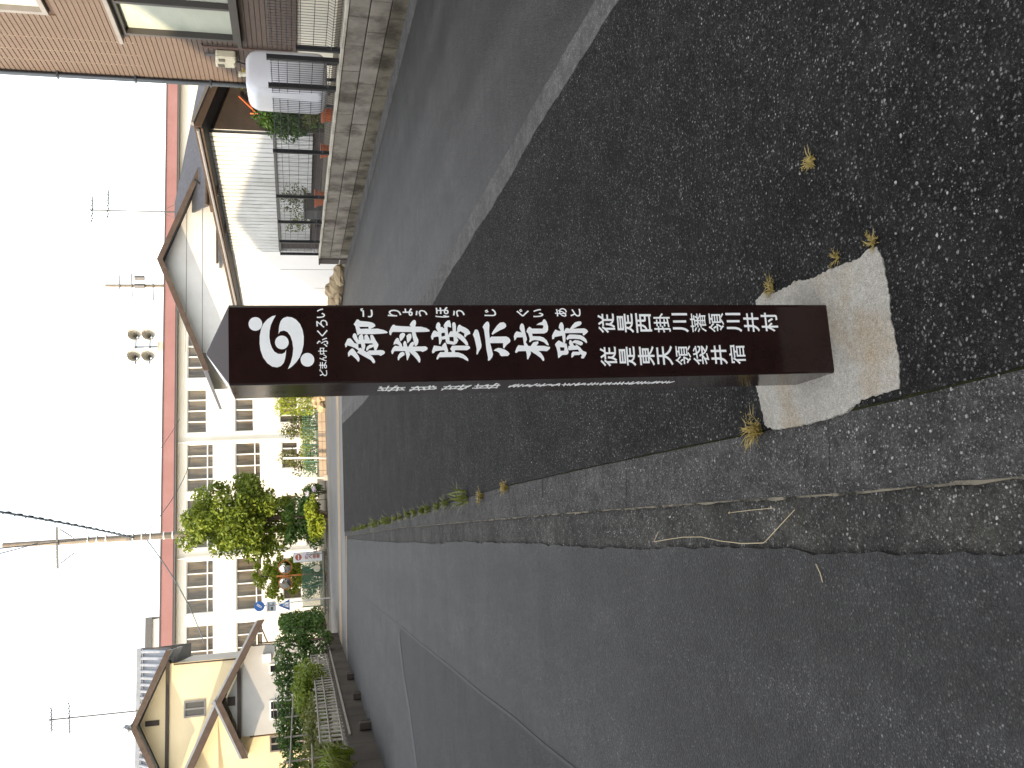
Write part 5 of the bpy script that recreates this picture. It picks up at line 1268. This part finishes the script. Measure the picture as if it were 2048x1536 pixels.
for s in (0.6, 2.4, 4.4, 6.6, 8.8, 11.0):
    mb = MB(); mb.tube([LW.p(s, 0.9, 0.40), LW.p(s + 0.1, 0.95, 1.75)], 0.018, 6); mb.build('upright', 'wood', tr)
for z, t in ((1.62, 0.92), (1.15, 0.9), (0.85, 0.95)):
    mb = MB(); mb.tube([LW.p(0.2, t, z), LW.p(6, t, z - 0.03), LW.p(12.0, t + 0.05, z - 0.06)], 0.02, 6); mb.build('pole', 'wood', tr)

def hedge(label, a, b, z0, z1, w, n, mat, size):
    a, b = Vector(a), Vector(b); t = thing('hedge', label, 'hedge', ((a.x + b.x) / 2, (a.y + b.y) / 2, z0))
    cs = []; L = (b - a).length; k = int(L / 0.45)
    for i in range(k + 1):
        p = a.lerp(b, i / k)
        for z in np.linspace(z0 + 0.25, z1 - 0.2, 4): cs.append((p.x + random.uniform(-1, 1) * 0.08, p.y + random.uniform(-1, 1) * w * 0.5, z + random.uniform(-0.09, 0.09)))
    leaf_cloud('foliage', mat, t, cs, [(0.33, w * 0.7, 0.3)] * len(cs), n, size)
    mb = MB()
    for i in range(0, k + 1, 2):
        p = a.lerp(b, i / k); mb.tube([(p.x, p.y, z0 - 0.03), (p.x, p.y, z1 - 0.3)], [0.04, 0.015], 5)
    mb.build('stem', 'bark', t)
hedge('long dark green hedge in front of the stucco house', (-13.2, 27.2, 0), (-8.0, 29.0, 0), 0.42, 2.02, 0.45, 13000, 'leaf_dark', 0.13)
hedge('dense hedge end piece beside the road sign', (-8.25, 31.6, 0), (-8.9, 35.5, 0), 0.42, 1.95, 0.35, 7000, 'leaf_dark', 0.13)
shrub('shrub', 'brown-green garden plants behind the bamboo trellis', -8.3, 21.5, 0.44, 0.9, 0.45, 3000, 0.12, 'leaf_olive', clumps=24, seed=31, ry=2.4)
shrub('shrub', 'green bean plants climbing the middle of the trellis', -8.2, 25.0, 0.44, 0.7, 0.55, 3600, 0.12, 'leaf_tree', clumps=24, seed=32, ry=2.2)
shrub('shrub', 'leafy garden plants at the near end of the trellis', -8.3, 17.8, 0.44, 0.9, 0.55, 3200, 0.11, 'leaf_tree', clumps=22, seed=33, ry=1.4)
gc = thing('grass_clump', 'tall arching green grass clump at the garden wall end', 'grass clump', (-6.95, 16.4, 0.44))
blades(MB(), -6.80, 16.5, 0.42, 320, 0.72, 0.62, 0.013, 77).build('blade_tuft', 'leaf_tree', gc)
blades(MB(), -6.70, 15.7, 0.42, 260, 0.62, 0.55, 0.013, 78).build('blade_tuft', 'weed_green', gc)
bg_ = thing('plastic_sheet', 'crumpled pale plastic sheet beside the grass clump', 'plastic sheet', (-7.5, 16.2, 0.44))
mb = MB(); mb.blob((-7.6, 16.3, 0.62), (0.22, 0.35, 0.2), 5, 12, 8, 0.3); mb.build('sheet_heap', 'plastic', bg_)
mb = MB(); mb.blob((-7.5, 15.6, 0.58), (0.2, 0.3, 0.15), 6, 12, 8, 0.3); mb.build('sheet_fold', 'plastic', bg_)

# ---- stucco house: rear block with main gable, front block, small front gable
KF = 1.25
MFr = Frame((-11.68, 40.6), (0.972, 0.235)); FFr = Frame((-10.74, 38.75), (0.972, 0.235))
lh = thing('stucco_house', 'warm stucco two-storey house with brown-edged gables behind the hedge', 'house', MFr.p(-4, 2, 0.44))
pk, pz, sl_ = -2.36, 8.16, 0.46
gz2 = lambda s: pz - 0.22 - sl_ * abs(s - pk)
WN = (-2.28, -1.60, 5.30, 6.19)
mb = MB(); wall_open(mb, MFr, -4.75, 0.0, 0.40, 6.70, 0.0, 0.2, [WN]); mb.build('wall', 'yellow_wall', lh)
mb = MB(); mb.sz(MFr, [(-4.75, 6.70), (0.0, 6.70), (0.0, gz2(0)), (pk, gz2(pk)), (-4.75, gz2(-4.75))], 0.0, 0.2); mb.build('gable_wall', 'yellow_wall', lh)
mb = MB(); mb.fbox(MFr, -9.0, -0.02, 0.3, 7.5, 0.40, 6.6); mb.build('wall', 'grey_wall', lh)
window(MFr, *WN, 0.0, lh, 'greyframe', 'glass_dim', nv=2, fw=0.07, depth=0.14, out=0.03)
mb = MB(); mb.fbox(MFr, -4.9, 0.12, -0.09, -0.002, 6.78, 6.92); mb.build('belt_course', 'dark_board', lh)
mb = MB(); mb.fbox(MFr, pk - 0.1, pk + 0.12, -0.03, -0.002, 7.16, 7.72); mb.build('gable_vent', 'dark_board', lh)
for sg in (1, -1):
    e_ = pk + sg * 2.95; ze = pz - sl_ * 2.95
    mb = MB(); mb.sz(MFr, [(pk, pz - 0.17), (e_, ze - 0.17), (e_, ze - 0.02), (pk, pz - 0.02)], -0.78, 3.4); mb.build('roof', 'tile', lh)
    mb = MB(); mb.sz(MFr, [(pk, pz - 0.22), (e_, ze - 0.22), (e_, ze + 0.02), (pk, pz + 0.02)], -0.84, -0.782); mb.build('rake_board', 'rake', lh)
mb = MB(); mb.tube([MFr.p(pk, -0.88, pz + 0.05), MFr.p(pk, 3.4, pz + 0.05)], 0.10, 8); mb.build('ridge_tile', 'tile', lh)
mb = MB(); mb.blob(MFr.p(pk, -0.9, pz + 0.12), 0.17, 3, 8, 5, 0.2); mb.build('ridge_end_tile', 'tile', lh)
# main roof behind, ridge along the street side, with round tile rows
rz_, ez_ = 8.42, 6.75
mb = MB(); mb.tz(MFr, [(0.25, ez_ - 0.1), (3.6, rz_ - 0.1), (6.95, ez_ - 0.1), (6.95, ez_), (3.6, rz_), (0.25, ez_)], -9.4, 0.62); mb.build('main_roof', 'tile', lh)
s = 0.50
while s > -7.0:
    mb = MB(); mb.tube([MFr.p(s, 0.2, ez_ + 0.03), MFr.p(s, 3.5, rz_ + 0.03)], 0.075, 6); mb.build('tile_row', 'tile', lh); s -= 0.29
mb = MB(); mb.fbox(MFr, -9.4, 0.66, 3.45, 3.75, rz_ + 0.03, rz_ + 0.24); mb.build('ridge', 'tile', lh)
mb = MB(); mb.tz(MFr, [(0.1, ez_ - 0.25), (3.6, rz_ - 0.25), (3.6, rz_ + 0.05), (0.1, ez_ + 0.05)], 0.622, 0.66); mb.build('verge_board', 'rake', lh)
# front block
fr_line = lambda s: 4.61 - 0.484 * (s + 2.0)
CW = (-4.25, -3.62, 1.2, 2.62)
mb = MB(); wall_open(mb, FFr, -10.5, -2.6, 0.40, 4.55, 0.0, 0.2, [CW]); mb.build('wall', 'yellow_wall', lh)
mb = MB(); mb.sz(FFr, [(-10.5, 4.55), (-2.6, 4.55), (-2.6, fr_line(-2.6) - 0.25), (-5.6, fr_line(-5.6) - 0.25), (-10.5, fr_line(-5.6) - 0.25 - 0.484 * 4.9)], 0.0, 0.2)
mb.build('gable_wall', 'yellow_wall', lh)
mb = MB(); mb.fbox(FFr, -10.4, -2.62, 0.21, 1.8, 0.40, 4.5); mb.build('wall', 'grey_wall', lh)
window(FFr, *CW, 0.0, lh, 'wood', 'glass_dark', nv=2, fw=0.06, depth=0.12, out=0.03)
mb = MB(); mb.sz(FFr, [(-5.6, fr_line(-5.6) - 0.18), (-1.9, fr_line(-1.9) - 0.18), (-1.9, fr_line(-1.9) - 0.03), (-5.6, fr_line(-5.6) - 0.03)], -0.7, 1.7); mb.build('roof', 'tile', lh)
mb = MB(); mb.sz(FFr, [(-5.6, fr_line(-5.6) - 0.18), (-10.9, fr_line(-5.6) - 0.18 - 2.56), (-10.9, fr_line(-5.6) - 0.03 - 2.56), (-5.6, fr_line(-5.6) - 0.03)], -0.7, 1.7); mb.build('roof', 'tile', lh)
mb = MB(); mb.sz(FFr, [(-5.6, fr_line(-5.6) - 0.30), (-1.9, fr_line(-1.9) - 0.30), (-1.9, fr_line(-1.9)), (-5.6, fr_line(-5.6))], -0.76, -0.702); mb.build('rake_board', 'rake', lh)
mb = MB(); mb.sz(FFr, [(-5.6, fr_line(-5.6) + 0.002), (-1.9, fr_line(-1.9) + 0.002), (-1.9, fr_line(-1.9) + 0.10), (-5.6, fr_line(-5.6) + 0.10)], -0.74, -0.5); mb.build('verge_tile', 'tile', lh)
# small gable wing standing forward; its grey is shade put into the colour
SW = Frame(FFr.p(0, -0.6, 0), FFr.ex)
AW = (-1.12, -0.76, 1.55, 2.58); BWn = (-2.92, -2.18, 1.2, 2.58)
mb = MB(); wall_open(mb, SW, -3.45, 0.02, 0.40, 3.30, 0.0, 0.2, [AW, BWn]); mb.build('wing_wall', 'grey_wall', lh)
mb = MB(); mb.sz(SW, [(-3.45, 3.30), (0.02, 3.30), (-2.0, 4.28), (-3.45, 3.68)], 0.0, 0.2); mb.build('wing_gable', 'grey_wall', lh)
mb = MB(); mb.fbox(SW, -3.4, 0.0, 0.21, 2.3, 0.40, 3.28); mb.build('wall', 'grey_wall', lh)
window(SW, *AW, 0.0, lh, 'white_paint', 'glass_dark', nv=1, fw=0.05, depth=0.12, out=0.03)
window(SW, *BWn, 0.0, lh, 'white_paint', 'glass_dark', nv=2, fw=0.05, depth=0.12, out=0.03)
mb = MB()
for k in range(8): mb.fbox(SW, -2.9, -2.2, -0.10, -0.075, 1.3 + k * 0.16, 1.33 + k * 0.16)
mb.build('window_grille', 'grey_trim', lh)
mb = MB(); mb.fbox(SW, -3.5, -0.5, -0.12, -0.002, 3.70, 3.84); mb.build('belt_course', 'dark_board', lh)
mb = MB(); mb.fbox(SW, -2.22, -1.88, -0.03, -0.002, 3.92, 4.22); mb.build('gable_vent', 'dark_board', lh)
mb = MB(); mb.fbox(SW, -0.66, -0.32, -0.22, -0.002, 2.48, 2.84); mb.build('vent_box', 'white_paint', lh, bevel=0.02)
for pts_ in ([(-2.0, 4.62), (1.05, 2.95)], [(-2.0, 4.62), (-4.2, 3.62)]):
    (a, b), (c, d) = pts_
    mb = MB(); mb.sz(SW, [(a, b - 0.16), (c, d - 0.16), (c, d - 0.02), (a, b - 0.02)], -0.55, 2.2); mb.build('wing_roof', 'tile', lh)
    mb = MB(); mb.sz(SW, [(a, b - 0.22), (c, d - 0.22), (c, d + 0.02), (a, b + 0.02)], -0.61, -0.552); mb.build('rake_board', 'rake', lh)
    mb = MB(); mb.sz(SW, [(a, b + 0.022), (c, d + 0.022), (c, d + 0.11), (a, b + 0.11)], -0.58, -0.35); mb.build('verge_tile', 'tile', lh)
mb = MB(); mb.tube([SW.p(-2.0, -0.64, 4.70), SW.p(-2.0, 2.0, 4.70)], 0.08, 8); mb.build('ridge_tile', 'tile', lh)
mb = MB(); mb.tube([SW.p(0.12, -0.08, 3.0), SW.p(0.12, -0.08, 0.42)], 0.035, 8); mb.tube([SW.p(0.9, -0.4, 2.92), SW.p(0.12, -0.08, 2.62)], 0.03, 6); mb.build('downpipe', 'rake', lh)
mb = MB(); mb.tube([FFr.p(-3.55, -0.08, 3.4), FFr.p(-3.55, -0.08, 0.42)], 0.035, 8); mb.build('downpipe', 'rake', lh)
mb = MB(); mb.tube([MFr.p(-0.05, -0.08, 6.6), MFr.p(-0.05, -0.08, 3.4)], 0.035, 8); mb.build('downpipe', 'rake', lh)
antenna(-13.9, 41.6, 8.2, 3.6, 'tall thin television antenna on the stucco house ridge')

# ------------------------------------------------------------------ unseen houses left of the road, added out of view to shade the street
nh = thing('unseen_house', 'tall unseen house added on the sunward side to shade the street', 'house', (-17, -4, -0.1))
mb = MB(); mb.prism([(-12.0, -4.5, -0.1), (-12.0, 6.4, -0.1), (-12.0, 6.4, 8.0), (-12.0, 0.8, 11.3), (-12.0, -4.5, 8.2)], (-10, 0, 0)); mb.build('wall', 'grey_wall', nh)
mb = MB(); mb.fbox(WORLD, -22, -12.0, -26, -4.51, -0.1, 9.0); mb.build('wall', 'grey_wall', nh)
mb = MB(); mb.prism([(-11.98, 6.41, -0.1), (-11.98, 16.6, -0.1), (-11.98, 16.6, 7.9), (-11.98, 13.0, 8.95), (-11.98, 6.41, 8.35)], (-8, 0, 0)); mb.build('wall', 'cream', nh)
nb = thing('unseen_house', 'second unseen house added further up the road for its shade', 'house', (-21, 24, -0.1))
mb = MB(); mb.prism([(-16.5, 18.0, -0.1), (-16.5, 29.0, -0.1), (-16.5, 29.0, 5.6), (-16.5, 23.5, 7.6), (-16.5, 18.0, 5.6)], (-9, 0, 0)); mb.build('wall', 'cream', nb)

nc = thing('unseen_house', 'broad unseen brown house added behind the viewpoint to darken the post reflection', 'house', (4, -19, -0.1))  # unseen house, added so the post front reflects something dark
mb = MB(); mb.fbox(WORLD, -9.0, 18.0, -24.0, -15.0, -0.1, 5.6); mb.build('wall', 'brown_board', nc)
mb = MB(); mb.prism([(-9.6, -14.4, 5.601), (-9.6, -19.5, 7.6), (-9.6, -24.6, 5.601)], (28.2, 0, 0)); mb.build('roof', 'slate', nc)
for x in (-6.0, -1.0, 4.0, 9.0, 14.0):
    for z in (1.0, 3.6): window(Frame((x, -15.0), (-1, 0)), -1.6, 0.0, z, z + 1.3, -0.02, nc, 'greyframe', 'glass_dark', nv=2, fw=0.06, depth=0.018, out=0.03)
